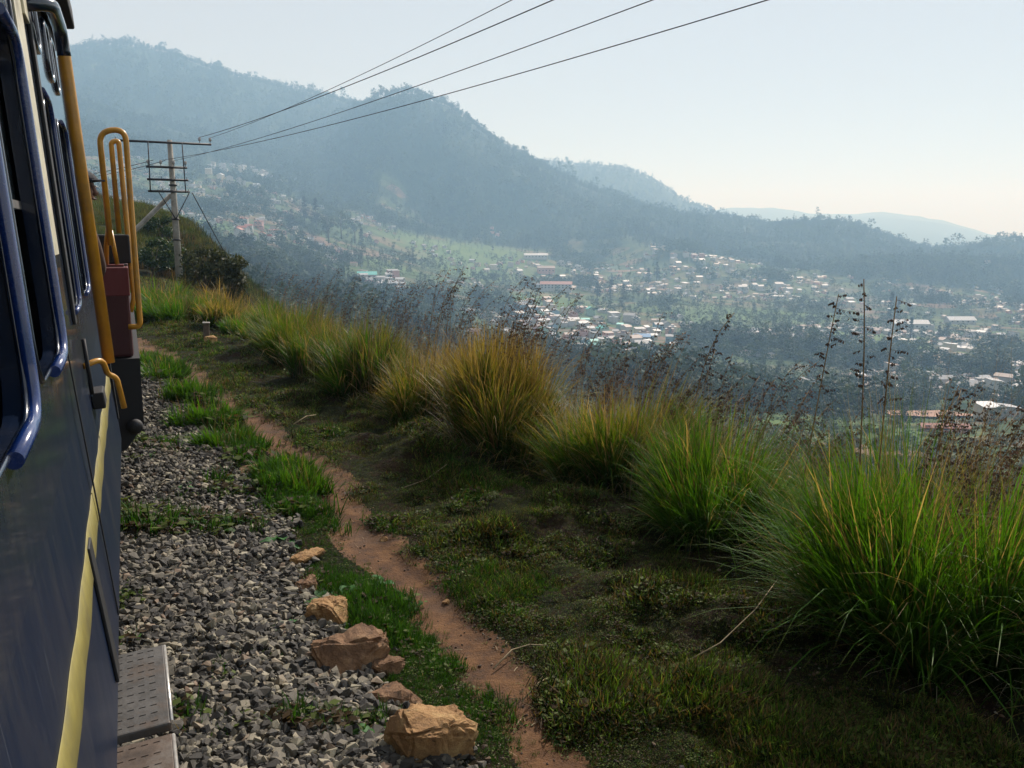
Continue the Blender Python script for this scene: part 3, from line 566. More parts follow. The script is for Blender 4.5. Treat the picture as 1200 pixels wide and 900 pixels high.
def pebbles():
    protos = []
    for k in range(5):
        me = stone_mesh(60 + k); me.materials.clear(); me.materials.append(M['soil_clod' if k < 4 else 'gravel']); protos.append(me)
    n = 60000; r = np.exp(rng.uniform(math.log(2.8), math.log(24), n)); a = np.radians(rng.uniform(-38, 40, n)); x, y = r * np.sin(a), r * np.cos(a)
    up, ue = sdist(x, y, PATH), sdist(x, y, EDGE)
    bare = fbm(x * 1.1, y * 1.1, 4, 101)
    k = ((np.abs(up) < .32) & (rng.uniform(0, 1, n) < .10 + .5 * (np.abs(up) > .17))) | ((up > .2) & (ue < .6) & (bare > .12) & (rng.uniform(0, 1, n) < .5)) | ((up > .2) & (ue < .8) & (rng.uniform(0, 1, n) < .06))
    x, y = x[k], y[k]; n = len(x); s = np.clip(rng.lognormal(math.log(.014), .5, n), .006, .05)
    o = scatter('soil_crumbs', protos, np.stack([x, y, height(x, y) + s * .08], -1), np.stack([rng.normal(0, .4, n), rng.normal(0, .4, n), rng.uniform(0, 6.28, n)], -1), np.stack([s, s, s], -1), rng.integers(0, 5, n))
    tag(o, 'crumbs of reddish soil and small pebbles on the path and bare ground', 'soil crumbs')
M['soil_clod'] = stone_material('soil_clods', [(0, (.02, .012, .007)), (.5, (.06, .034, .018)), (.85, (.12, .07, .035)), (1, (.2, .15, .1))])
pebbles()

# --- tall grass clumps along the edge of the drop
def grass_clump(x, y, R_, H, n, dry, label, heads=0, headh=1.5, wind=.25, seed=0, fine=1.0, headmat='seed'):
    g = np.random.default_rng(500 + seed); z = gz(x, y)
    root = empty('grass_clump', (x, y, z)); tag(root, label, 'tall grass', 'tall grass clumps along the drop')
    m_ = max(7, int(R_ * 11)); ta_ = g.uniform(0, 2 * np.pi, m_); tr_ = R_ * .46 * np.sqrt(g.uniform(.02, 1, m_)); tw = g.integers(0, m_, n)      # tussocks inside the clump
    th_ = g.uniform(.72, 1.15, m_); tl_ = g.normal(0, .16, m_); tz_ = g.normal(0, .5, m_)
    B = np.stack([tr_[tw] * np.cos(ta_[tw]) + g.normal(0, .055, n), tr_[tw] * np.sin(ta_[tw]) + g.normal(0, .055, n), np.zeros(n)], -1)
    rr = np.minimum(np.hypot(B[:, 0], B[:, 1]), R_ * .55); aa = np.arctan2(B[:, 1], B[:, 0]) + tz_[tw]
    B[:, 2] = height(x + B[:, 0], y + B[:, 1]) - z - .03
    # lean outwards with distance from the middle
    ld = aa + g.normal(0, .85, n); lean = np.clip(rr / (R_ * .5) * .5 + tl_[tw] + g.normal(0, .17, n), .02, 1.25)
    L = H * th_[tw] * g.uniform(.45, 1.15, n) * (1 - .25 * (rr / (R_ * .5)) ** 2)
    cv = np.clip(g.normal(.55, .45, n), -.1, 2.2); cv = cv + (g.uniform(0, 1, n) < .12) * g.uniform(.8, 1.6, n)
    w = g.uniform(.005, .0155, n) * fine
    isdry = g.uniform(0, 1, n) < dry * .45
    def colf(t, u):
        gr = mixcol((.012, .022, .005), (.062, .165, .010), np.clip(t * 1.2, 0, 1) ** .9) * (.65 + .6 * u[..., None])  # blade foot coloured near black: shade at the clump's base painted in
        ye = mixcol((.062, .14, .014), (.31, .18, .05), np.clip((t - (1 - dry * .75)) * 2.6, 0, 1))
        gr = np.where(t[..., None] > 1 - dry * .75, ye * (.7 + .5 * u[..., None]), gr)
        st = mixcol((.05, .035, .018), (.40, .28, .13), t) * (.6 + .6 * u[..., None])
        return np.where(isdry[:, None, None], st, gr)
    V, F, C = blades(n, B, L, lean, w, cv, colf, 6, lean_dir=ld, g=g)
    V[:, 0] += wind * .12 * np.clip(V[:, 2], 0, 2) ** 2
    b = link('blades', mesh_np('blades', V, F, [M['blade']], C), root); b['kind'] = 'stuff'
    # bleached dead leaves hanging out at the foot
    m = max(12, n // 50); az = g.uniform(0, 6.28, m); B2 = np.stack([np.cos(az) * R_ * .42, np.sin(az) * R_ * .42, np.zeros(m)], -1); B2[:, 2] = height(x + B2[:, 0], y + B2[:, 1]) - z
    V, F, C = blades(m, B2, g.uniform(.3, .7, m) * H * .8, g.uniform(.5, 1.1, m), g.uniform(.003, .007, m) * fine, g.uniform(.5, 1.6, m), lambda t, u: mixcol((.2, .17, .11), (.5, .46, .36), t) * (.5 + .6 * u[..., None]), 6, lean_dir=az + g.normal(0, .5, m), g=g)
    d = link('dead_leaves', mesh_np('dead_leaves', V, F, [M['blade']], C), root); d['kind'] = 'stuff'
    # long thin windblown straws arching over the top
    m = max(10, n // 18); az = g.normal(.3, 1.5, m); q = R_ * .4 * np.sqrt(g.uniform(0, 1, m)); qa = g.uniform(0, 6.28, m); B3 = np.stack([np.cos(qa) * q, np.sin(qa) * q, np.zeros(m)], -1); B3[:, 2] = height(x + B3[:, 0], y + B3[:, 1]) - z
    V, F, C = blades(m, B3, H * g.uniform(.85, 1.45, m), g.uniform(.02, .4, m), g.uniform(.0016, .0036, m) * fine, g.uniform(.2, 1.9, m), lambda t, u: mixcol((.10, .07, .03), (.34, .23, .12), t) * (.45 + .8 * u[..., None]), 8, lean_dir=az, g=g)
    d = link('straws', mesh_np('straws', V, F, [M['blade']], C), root); d['kind'] = 'stuff'
    for k in range(int(heads * 1.7)):
        a = g.uniform(0, 6.28); q = g.uniform(0, R_ * .35)
        seed_stalk(root, (q * math.cos(a), q * math.sin(a), float(height(x + q * math.cos(a), y + q * math.sin(a))) - z), headh * g.uniform(.72, 1.1), g, headmat if g.uniform() < .75 else 'seedlight')
    return root
def seed_stalk(root, base, H, g, mat='seed', lean=None, az=None, droop=None, spikes=None, thick=1.0):
    az = g.uniform(-.9, .9) if az is None else az; lean = g.uniform(.03, .42) if lean is None else lean; droop = g.uniform(.4, 1.5) if droop is None else droop
    pts = []; p = Vector(base); n = 10
    for k in range(n + 1):
        pts.append(p.copy()); t = k / n; a = lean + droop * max(0, t - .55) ** 1.5 * 2.2
        p = p + Vector((math.sin(a) * math.cos(az), math.sin(a) * math.sin(az), math.cos(a))) * (H / n)
    b = BM(); b.tube(pts, [(.0042 - .0022 * k / n) * thick for k in range(n + 1)], 4)
    st = b.done('stem', M['stem'], root)
    # panicle: short side branches hung with dark spikelets
    V = []; F = []
    m = spikes or int(g.integers(14, 30))
    for k in range(m):
        t = .66 + .34 * (k + .5) / m; i = min(n - 1, int(t * n)); f = t * n - i; q = pts[i].lerp(pts[i + 1], f)
        ba = g.uniform(0, 6.28); bl = g.uniform(.02, .12) * (1.25 - t * .5)
        tip = q + Vector((math.cos(ba) * bl + .02 * math.cos(az), math.sin(ba) * bl, bl * g.uniform(-.5, .5)))
        o = len(V); e = Vector((.0009, 0, .0006)) * thick
        V += [q - e, q + e, tip + e, tip - e]; F.append((o, o + 1, o + 2, o + 3))
        for j in range(int(g.integers(3, 8) * thick)):
            c = q.lerp(tip, g.uniform(.3, 1.1)); d = Vector((g.normal(0, .4), g.normal(0, .4), -1)).normalized() * g.uniform(.011, .022) * thick ** .35; s_ = Vector((g.normal(), g.normal(), 0)).normalized() * g.uniform(.003, .006) * thick ** .35
            o = len(V); V += [c, c + d * .5 + s_, c + d, c + d * .5 - s_]; F.append((o, o + 1, o + 2, o + 3))
            s2 = s_.cross(Vector((0, 0, 1))); o = len(V); V += [c, c + d * .5 + s2, c + d, c + d * .5 - s2]; F.append((o, o + 1, o + 2, o + 3))
    o = link('seed_head', mesh_np('seed_head', np.array([tuple(v) for v in V]), np.array(F), [M[mat]]), st)
    o['kind'] = 'stuff'; return st
CLUMPS = [ # x, y, radius, height, blades, dryness, heads, head height, label
    (2.45, 4.55, 1.25, 1.52, 5979, 0.18, 11, 1.49, 'largest bright green clump of long blades, nearest on the right'),
    (3.3, 4.5, 1.15, 1.55, 3909, 0.26, 9, 1.49, 'green clump cut by the right edge of the view beside the largest clump'),
    (3.2, 5.8, 1.10, 1.47, 2989, 0.43, 25, 1.98, 'windblown straw tipped clump behind the largest green one, on the right'),
    (1.55, 6.35, 0.92, 0.99, 4370, 0.22, 6, 1.43, 'green fountain shaped clump with dark foot right of the turf hump'),
    (2.3, 6.9, 1.01, 0.97, 2530, 0.43, 16, 1.54, 'thin dry clump filling the gap between the green fountain and the big right clump'),
    (1, 7.7, 0.95, 1.19, 5720, 0.36, 9, 1.61, 'half dry clump with leaning pale blades left of the green fountain'),
    (1.9, 8.4, 1.04, 1.07, 2530, 0.50, 19, 1.66, 'sparse brown seeded clump at the brink behind the green fountain'),
    (-0.15, 8.9, 1.17, 1.25, 6576, 0.54, 19, 1.78, 'big golden topped clump with deep green foot in the middle of the row'),
    (0.75, 9.7, 1.04, 1.12, 2783, 0.61, 22, 1.78, 'rusty brown seeding clump right behind the golden one'),
    (-1.05, 10.4, 0.95, 1.12, 3540, 0.50, 12, 1.78, 'yellowing clump touching the left flank of the golden one'),
    (-1.95, 11.7, 1.04, 1.07, 3540, 0.32, 9, 1.66, 'fresh green clump with dark shaded foot, second left of the golden one'),
    (-0.6, 12.3, 1.12, 1.07, 2277, 0.61, 19, 1.90, 'brown seed headed clump on the brink behind the yellowing clumps'),
    (-2.9, 13.4, 1.12, 1.12, 3287, 0.32, 9, 1.66, 'mixed green and gold clump in the far part of the row'),
    (-1.9, 14.6, 1.12, 1.07, 1896, 0.58, 14, 1.78, 'thin dry clump on the brink behind the mixed green and gold one'),
    (-3.9, 15.3, 1.21, 1.18, 3287, 0.29, 8, 1.66, 'tall green clump near the far end of the row'),
    (-4.7, 16.9, 1.04, 1.01, 2530, 0.22, 4, 1.54, 'last low green clump where the row ends beside the open turf'),
]
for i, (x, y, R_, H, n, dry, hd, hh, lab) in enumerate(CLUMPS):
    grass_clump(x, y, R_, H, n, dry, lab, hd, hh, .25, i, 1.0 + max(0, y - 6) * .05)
CL2 = [(-8.6, 22.0, 1.9, .95, 2200, .15, 'wide low light green grassy bush at the path bend, left of the little post'), (-9.6, 23.4, 1.8, 1.1, 1800, .2, 'taller pale green bush close behind the wide low one at the bend'),
       (-7.0, 20.6, 1.3, .8, 1300, .55, 'yellowish grass bush behind the little post'), (-8.4, 25.5, 1.8, 1.0, 1300, .6, 'dry yellow grass bush farther back between the pole and the post'), (-6.1, 19.2, .9, .6, 900, .2, 'small bright green tuft right of the little post'),
       (-5.4, 18.3, .9, .6, 900, .3, 'small green tuft between the little post and the end of the row')]
for i, (x, y, R_, H, n, dry, lab) in enumerate(CL2): grass_clump(x, y, R_, H, n, dry, lab, 0, 1, .1, 40 + i, 2.4)
VERGE = [(-3.05, 9.05, .42, .3, 'bright green tuft at the gravel edge beside the bend of the dirt path'), (-3.75, 10.2, .5, .36, 'thick dark green tuft on the verge left of the path'), (-4.55, 11.7, .5, .36, 'bushy green tuft farther up the verge'),
         (-5.6, 13.6, .5, .36, 'rounded green tuft high on the verge near the train'), (-6.2, 14.6, .5, .34, 'farthest green verge tuft next to the red wagon'), (-1.9, 7.45, .36, .28, 'long green tuft leaning over the path edge by the flat brown stone'), (-2.15, 7.9, .36, .28, 'green tuft just behind the flat brown stone')]
for i, (x, y, R_, H, lab) in enumerate(VERGE):
    o = grass_clump(x, y, R_ * 1.6, H, 700, .02, lab, 0, 1, .0, 60 + i, 1.0 + y * .06); o['category'] = 'grass tuft'; o['group'] = 'green tufts on the verge'
# distinct tall stalks against the valley
def lone_stalk(x, y, H, lab, seed, **kw):
    g = np.random.default_rng(900 + seed); r = empty('grass_stalk', (x, y, gz(x, y))); tag(r, lab, 'grass stalk', 'tall single stalks above the clumps')
    seed_stalk(r, (0, 0, 0), H, g, **kw); return r
lone_stalk(2.2, 5.15, 2.1, 'tallest stalk with knobbly dark seed bunches above the right clump', 1, lean=.03, az=3.0, droop=.12, spikes=16, thick=1.8)
lone_stalk(2.3, 5.2, 2.05, 'twin stalk close to the right of the tallest one, seeds clinging to its top', 2, lean=.02, az=.5, droop=.1, spikes=18, thick=1.8)
lone_stalk(1.9, 5.6, 2.0, 'thin bare looking spike stalk leaning right, left of the tall twins', 3, lean=.12, az=.1, droop=.05, spikes=26, thick=1.6)
lone_stalk(2.9, 5.3, 2.1, 'stalk bending right under a heavy drooping brown plume', 4, lean=.2, az=.2, droop=1.2, spikes=34, thick=1.7)
lone_stalk(2.6, 5.3, 1.75, 'short stalk with a dark clustered head left of the drooping plume', 5, lean=.1, az=.2, droop=.5, spikes=26, thick=1.6)
lone_stalk(1.35, 7.0, 1.75, 'arching stalk with a comb of dark spikelets over the green fountain clump', 6, lean=.2, az=.1, droop=1.0, spikes=30, thick=1.6)
lone_stalk(.95, 7.4, 1.5, 'upright stalk with a small dark tip over the gap in the clumps', 7, lean=.02, az=.1, droop=.5, spikes=10, thick=1.3)
lone_stalk(1.0, 7.0, 1.3, 'stalk with brown drooping tassel over the half dry clump', 8, lean=.08, az=.1, droop=1.0, spikes=20, thick=1.4)

# --- rocks
def rock(x, y, sx, sy, sz, rz, lab, mat='rock', seed=0, tilt=0, sink=.36):
    b = bmesh.new(); r = random.Random(seed + 30)
    for _ in range(16):
        v = Vector((r.gauss(0, 1), r.gauss(0, 1), r.gauss(0, 1))).normalized(); v = Vector([math.copysign(abs(c) ** .6, c) for c in v]) * .62
        b.verts.new((v.x * sx, v.y * sy, v.z * sz))
    bmesh.ops.convex_hull(b, input=b.verts)
    for v in [v for v in b.verts if not v.link_faces]: b.verts.remove(v)
    bmesh.ops.triangulate(b, faces=b.faces)
    bmesh.ops.bevel(b, geom=list(b.edges), offset=min(sx, sy, sz) * .05, segments=2, affect='EDGES')
    bmesh.ops.triangulate(b, faces=b.faces)
    for _ in range(3):
        long_e = [e for e in b.edges if e.calc_length() > max(.012, sx * .06)]
        if long_e: bmesh.ops.subdivide_edges(b, edges=long_e, cuts=1)
    bmesh.ops.triangulate(b, faces=b.faces)
    from mathutils import noise as mn
    for v in b.verts:
        q = v.co / sx * 2.2 + Vector((seed * 3.1, 0, 0)); d = mn.fractal(q * 1.5, .8, 2, 5) * .07 + (abs(mn.noise(q * 4)) - .25) * .05
        v.co += v.co.normalized() * d * sx
    me = bpy.data.meshes.new('rock'); b.to_mesh(me); b.free(); me.materials.append(M[mat])
    o = link('rock', me); o.location = (x, y, gz(x, y) + sz * (.5 - sink)); o.rotation_euler = (tilt, tilt * .5, rz)
    tag(o, lab, 'rock', 'sandstone rocks along the ballast edge'); return o
rock(-.37, 3.42, .34, .27, .27, .5, 'large pale tan rock at the bottom edge between gravel and grass', 'rock', 1)
rock(-.87, 4.24, .34, .27, .31, .7, 'biggest angular brown rock with a shadowed hollow side', 'rock_dark', 2, -.15)
rock(-1.06, 4.78, .30, .22, .17, -.5, 'flat orange tan slab just behind the biggest angular rock', 'rock', 3)
rock(-.57, 3.88, .24, .16, .10, .2, 'low reddish brown rock between the pale rock and the angular one', 'rock_dark', 4)
rock(-.66, 4.2, .16, .12, .10, .2, 'small brown rock touching the right foot of the angular one', 'rock_dark', 9)
rock(-1.30, 5.25, .20, .15, .11, .9, 'half buried brown rock beside the broad leaved weeds', 'rock_dark', 5)
rock(-1.45, 5.75, .22, .16, .11, 1.2, 'tan rock in the verge behind the broad leaved weeds', 'rock', 6)
rock(-2.5, 7.95, .26, .2, .13, .3, 'flat brown stone at the gravel edge near the green verge tufts', 'rock_dark', 7)
rock(-.98, 6.22, .055, .045, .035, .3, 'little pale stone lying on the right border of the path', 'rock', 8)
rock(-.42, 5.15, .05, .04, .03, .9, 'small light pebble at the path edge level with the flat slab', 'rock', 10)
rock(-2.45, 8.6, .07, .05, .04, .9, 'dark stone lying on the path near its bend', 'rock_dark', 11)
rock(-6.25, 17.6, .24, .18, .14, .2, 'white lump of stone at the foot of the little post', 'rock', 12)

# --- broad-leaved weeds
def weed(x, y, n, s, lab, seed):
    g = np.random.default_rng(seed); root = empty('broad_leaf_weed', (x, y, gz(x, y))); tag(root, lab, 'weed', 'broad leaved weeds by the gravel')
    for k in range(n):
        a = k * 2.4 + g.uniform(-.4, .4); L = s * g.uniform(.6, 1.1); W = L * g.uniform(.22, .32); el = g.uniform(.15, 1.0)
        bx, by = g.normal(0, s * .35), g.normal(0, s * .35); V = []; F = []; N = 6
        for j in range(N + 1):
            t = j / N; e = el - 1.3 * t; px_ = L * t; w = W * math.sin(math.pi * min(1, t * .93 + .05)) ** .8
            c = Vector((bx + math.cos(a) * px_ * math.cos(el * .8), by + math.sin(a) * px_ * math.cos(el * .8), .02 + L * (math.sin(el) * t - .55 * t * t)))
            p = Vector((-math.sin(a), math.cos(a), 0)) * w
            V += [c - p + Vector((0, 0, w * .25)), c, c + p + Vector((0, 0, w * .25))]
            if j: o = 3 * j; F += [(o - 3, o - 2, o + 1, o), (o - 2, o - 1, o + 2, o + 1)]
        cc = np.array([(.03, .12, .02)]) * g.uniform(.6, 1.3); link('leaf', mesh_np('leaf', np.array([tuple(v) for v in V]), np.array(F), [M['bush']], np.repeat(cc, len(V), 0), True), root)
weed(-1.12, 5.05, 22, .15, 'lush broad leaved weed right behind the flat orange slab', 11)
weed(-.95, 5.3, 14, .12, 'smaller broad leaved weed beside the lush one, nearer the path', 15)
weed(-1.78, 6.1, 16, .13, 'broad leaved weed growing out of the gravel up the slope', 12)
weed(-.6, 3.5, 12, .14, 'weed with long pale leaves left of the pale tan rock', 13)
weed(-1.3, 4.62, 9, .09, 'small weed in the gravel left of the flat slab', 14)
weed(-2.9, 7.2, 10, .08, 'lonely small green weed in the middle of the gravel', 16)

# --- straw litter on the path and a few twigs
def litter():
    n = 420; V = []; F = []
    r = np.exp(rng.uniform(math.log(3), math.log(11), 4000)); a = np.radians(rng.uniform(-25, 40, 4000)); x, y = r * np.sin(a), r * np.cos(a)
    up = sdist(x, y, PATH); ue = sdist(x, y, EDGE); p = np.where(np.abs(up) < .4, .35, np.where((up > 0) & (ue < 1), .035, 0)); k = rng.uniform(0, 1, 4000) < p * .5
    x, y = x[k][:n], y[k][:n]
    for px_, py_ in zip(x, y):
        L = rng.uniform(.02, .09); an = rng.uniform(0, 6.28); w = rng.uniform(.0007, .0018); prev = None; p = Vector((px_, py_, 0)); b0 = rng.uniform(-.25, .25)
        for j in range(4):
            z = gz(p.x, p.y) + .006 + .003 * math.sin(j); q = Vector((-math.sin(an), math.cos(an), 0)) * w
            V += [(p.x - q.x, p.y - q.y, z), (p.x + q.x, p.y + q.y, z + w)]
            if j: o = len(V); F.append((o - 4, o - 3, o - 1, o - 2))
            p = p + Vector((math.cos(an), math.sin(an), 0)) * L / 3; an += b0
    o = link('straw', mesh_np('straw', np.array(V), np.array(F), [M['straw']])); tag(o, 'scattered dry straw and bits of grass on the path and turf', 'straw', kind='stuff')
litter()
def twig(pts, r_, lab):
    b = BM(); b.tube([(x, y, gz(x, y) + .02 + dz) for x, y, dz in pts], [r_ * (1 - .5 * k / len(pts)) for k in range(len(pts))], 5)
    o = b.done('twig', M['straw']); tag(o, lab, 'twig', 'dry twigs on the turf')
twig([(-1.0, 7.6, 0), (-.8, 7.72, .03), (-.62, 7.9, .05)], .006, 'pale dry stem lying on the shaded turf below the golden clump')
twig([(-.1, 4.25, 0), (.0, 4.4, .02), (.1, 4.46, .01), (.2, 4.46, 0)], .005, 'forked bleached twig across the path')
twig([(.95, 4.3, .02), (1.15, 4.38, .05), (1.4, 4.6, .06), (1.6, 4.85, .1)], .004, 'long dry branch rising out of the dark turf toward the largest clump')
twig([(.05, 3.9, 0), (.13, 4.02, .02), (.2, 4.1, .0)], .004, 'short straw coloured twig on the path near the bottom')
twig([(-2.6, 9.9, 0), (-2.5, 10.15, .04), (-2.42, 10.3, .05)], .008, 'thin whitish stick standing in the turf beyond the path bend')

# ------------------------------------------------------------------ trees and bushes
def leaf_cloud(centres, radii, n, size, g, colors=None, flat=.5):
    """n leaf-clump faces spread over clumps; returns V,F,C"""
    k = g.integers(0, len(centres), n); d = g.normal(0, 1, (n, 3)); d /= np.linalg.norm(d, axis=1)[:, None]
    rr = g.uniform(.45, 1.05, n)[:, None]; P = centres[k] + d * rr * radii[k][:, None] * np.array([1, 1, .75])
    a = d + g.normal(0, .8, (n, 3)); a /= np.linalg.norm(a, axis=1)[:, None]
    b = np.cross(a, g.normal(0, 1, (n, 3))); b /= np.linalg.norm(b, axis=1)[:, None]; c = np.cross(a, b)
    s = size * g.uniform(.5, 1.2, n)[:, None]
    V = np.stack([P - b * s, P + c * s * flat, P + b * s, P - c * s * flat * .8], 1).reshape(-1, 3)
    F = np.arange(4 * n).reshape(n, 4)
    C = None
    if colors is not None:
        u = g.uniform(0, 1, n)[:, None]; C = np.repeat(colors[0] * (1 - u) + colors[1] * u, 4, 0)
    return V, F, C
def tree_meshes(kind, seed, nleaf):
    """unit tree, one metre high: returns trunk mesh and crown mesh"""
    g = np.random.default_rng(seed); b = BM()
    if kind == 'conifer':
        cz = g.uniform(.12, .98, 46); rad_ = (1.02 - cz) * .24; an = g.uniform(0, 6.28, 46)
        cen = np.stack([np.cos(an) * rad_ * g.uniform(.2, 1, 46), np.sin(an) * rad_ * g.uniform(.2, 1, 46), cz], -1); rd = .035 + rad_ * .35
        b.tube([(0, 0, -.03), (0, 0, .5), (0, 0, .97)], [.022, .014, .003], 6)
        V, F, _ = leaf_cloud(cen, rd, nleaf, .035, g)
    else:
        low = .28 if kind == 'broad' else .45; m = 15
        an = g.uniform(0, 6.28, m); q = np.sqrt(g.uniform(0, 1, m)); zc = g.uniform(low, .9, m); wid = (.30 if kind == 'broad' else .2) * np.sin(np.clip((zc - low + .08) / (1.06 - low), .1, 1) * np.pi) ** .6
        cen = np.stack([np.cos(an) * q * wid, np.sin(an) * q * wid, zc], -1); rd = g.uniform(.07, .14, m) * (1 if kind == 'broad' else .8)
        b.tube([(0, 0, -.03), (.01, 0, .3), (-.01, .01, .6), (0, 0, .85)], [.026, .018, .011, .003], 6)
        for j in range(6):
            c = cen[j]; b.tube([(0, 0, max(.2, c[2] * .55)), (c[0] * .5, c[1] * .5, c[2] * .8), tuple(c)], [.01, .006, .002], 5)
        V, F, _ = leaf_cloud(cen, rd, nleaf, .035 if nleaf > 500 else .055, g)
    cm = mesh_np('crown', V, F, [M['crown_dark' if kind == 'conifer' else 'crown']])
    o = b.done('trunk', M['bark']); tm = o.data; bpy.data.objects.remove(o); return tm, cm
KINDS = {'broadleaf_tree': [tree_meshes('broad', s, 650) for s in (1, 2, 3, 4)], 'slender_tree': [tree_meshes('slender', s, 520) for s in (5, 6, 7)], 'conifer_tree': [tree_meshes('conifer', s, 800) for s in (8, 9)]}
def plant_tree(kind, x, y, H, label, group=None, w=1.0):
    tm, cm = random.choice(KINDS[kind]); r = empty(kind, (x, y, gz(x, y)), random.uniform(0, 6.28)); r.scale = (H * w, H * w, H)
    tag(r, label, 'tree', group); link('trunk', tm, r); link('crown', cm, r); return r
CONIFERS = [(424, 954, 42, 1.0, 'broad dark conifer standing alone above the long white hall on the right'), (436, 962, 34, 1.0, 'shorter dark conifer leaning on the lone one above the long white hall'),
    (-292, 1224, 46, 1.1, 'leftmost tall dark tree of the grove on the left valley slope'), (-274, 1215, 52, 1.1, 'flat topped tall dark tree in the left valley grove'), (-258, 1210, 42, 1.2, 'wide dark tree in the middle of the left valley grove'),
    (-232, 1094, 44, 1.2, 'near dark tree at the right foot of the left valley grove'), (-237, 1204, 50, 1.2, 'tallest dark tree at the right end of the left valley grove'), (-218, 1200, 44, 1.2, 'dark tree just outside the right end of the left valley grove'), (-200, 1150, 32, 1.3, 'low dark tree below the right end of the left valley grove'),
    (-281, 1107, 30, 1.2, 'low dark tree left of the left valley grove, by the terraces'), (394, 783, 18, 1.6, 'dark tree beside the road fields under the long white hall'), (372, 792, 24, 1.2, 'pointed dark tree left of the tan field under the long white hall'), (410, 800, 18, 1.6, 'round dark tree between the tan field and the long white hall'),
    (596, 1219, 30, 1.2, 'dark tree on the slope right of the lone conifer'), (220, 1304, 36, 1.2, 'dark tree at the left edge of the scattered middle village'), (205, 1290, 30, 1.4, 'wide dark tree near the left edge of the scattered middle village'),
    (-28, 813, 20, 1.5, 'dark tree at the left end of the dense town'), (-8, 772, 20, 1.4, 'dark tree in front of the left end of the dense town'), (106, 1063, 26, 1.4, 'dark tree standing behind the dense town'), (311, 700, 22, 1.2, 'dark tree in the fields left of the tan field'),
    (125, 1080, 30, 1.3, 'dark tree right of the red and white school block'), (140, 1075, 26, 1.3, 'second dark tree right of the red and white school block')]
for x, y, H, w, lab in CONIFERS: plant_tree('conifer_tree' if H < 41 or w < 1.15 else 'broadleaf_tree', x, y, H * .82, lab, None, w)
for k, (x, y, h) in enumerate(NEAR_TREES):
    r = math.hypot(x, y); kind = random.choice(['broadleaf_tree', 'broadleaf_tree', 'slender_tree'])
    side = next(nm for lim, nm in ((-.3, 'beside the utility pole'), (-.15, 'behind the far green clumps'), (-.02, 'behind the golden clump'), (.12, 'under the dense town'), (.28, 'behind the green fountain clump'), (.42, 'left of the tall twin stalks'), (9, 'behind the largest clump')) if x / y < lim)
    dist = 'close under the edge' if r < 170 else ('halfway down the slope' if r < 340 else 'low on the slope')
    size = 'small' if h < 8.5 else 'larger'
    sz = h * float(np.interp(r, [60, 150, 300, 600], [.16, .3, .7, 1.15]))
    plant_tree(kind, x, y, sz, '%s %s green tree %s, %s' % (size, 'bushy' if kind[0] == 'b' else 'slender', dist, side), '%s %s trees %s, %s' % (size, 'bushy' if kind[0] == 'b' else 'slender', dist, side), 1.0)
def near_bush(x, y, H, W, lab, seed, c=((.018, .035, .010), (.06, .09, .025)), n=2600, name='bush'):
    g = np.random.default_rng(seed); root = empty(name, (x, y, gz(x, y))); tag(root, lab, 'bush')
    m = 16; an = g.uniform(0, 6.28, m); q = np.sqrt(g.uniform(0, 1, m)) * W * .38; cen = np.stack([np.cos(an) * q, np.sin(an) * q, g.uniform(.25, .85, m) * H], -1); rd = g.uniform(.14, .26, m) * min(H, W)
    V, F, C = leaf_cloud(cen, rd, n, .085, g, (np.array(c[0]), np.array(c[1])), .55)
    f = link('foliage', mesh_np('foliage', V, F, [M['bush']], C), root)
    b = BM(); b.tube([(0, 0, -.2), (.03, 0, H * .3), (0, .03, H * .6)], [.07, .05, .02], 7)
    for j in range(7): b.tube([(0, 0, H * .12), tuple(cen[j] * .55), tuple(cen[j])], [.035, .02, .006], 5)
    b.done('stem', M['bark'], root)
BUSHES = [(-17.6, 42.2, 1.9, 3.6, 'dark green rounded bush left of the pole, over the red wagon'), (-19.5, 41.5, 1.6, 2.6, 'dark bush half hidden behind the yellow loop handrails'), (-11.7, 32.6, 2.1, 1.9, 'brownish upright bush just right of the pole foot'),
    (-10.9, 33.2, 2.3, 1.7, 'dark narrow bush right of the brownish one by the pole'), (-15.9, 56, 2.6, 2.6, 'dark bush on the slope right of the pole, near the guy wire'), (-13.6, 47, 2.6, 2.4, 'dark olive bush low on the slope where the guy wire comes down'), (-17.2, 43.5, 1.1, 2.0, 'low green bush at the back of the pole foot'), (-14.5, 62, 3.2, 3.4, 'leafy bush farther down the spur behind the guy wire'), (-21, 52, 1.5, 2.6, 'dark scrub bush on the spur behind the pole')]
for i, (x, y, H, W, lab) in enumerate(BUSHES): near_bush(x, y, H, W, lab, 70 + i, ((.02, .03, .012), (.075, .08, .03)) if 'brown' in lab or 'olive' in lab else ((.014, .03, .010), (.045, .08, .022)))

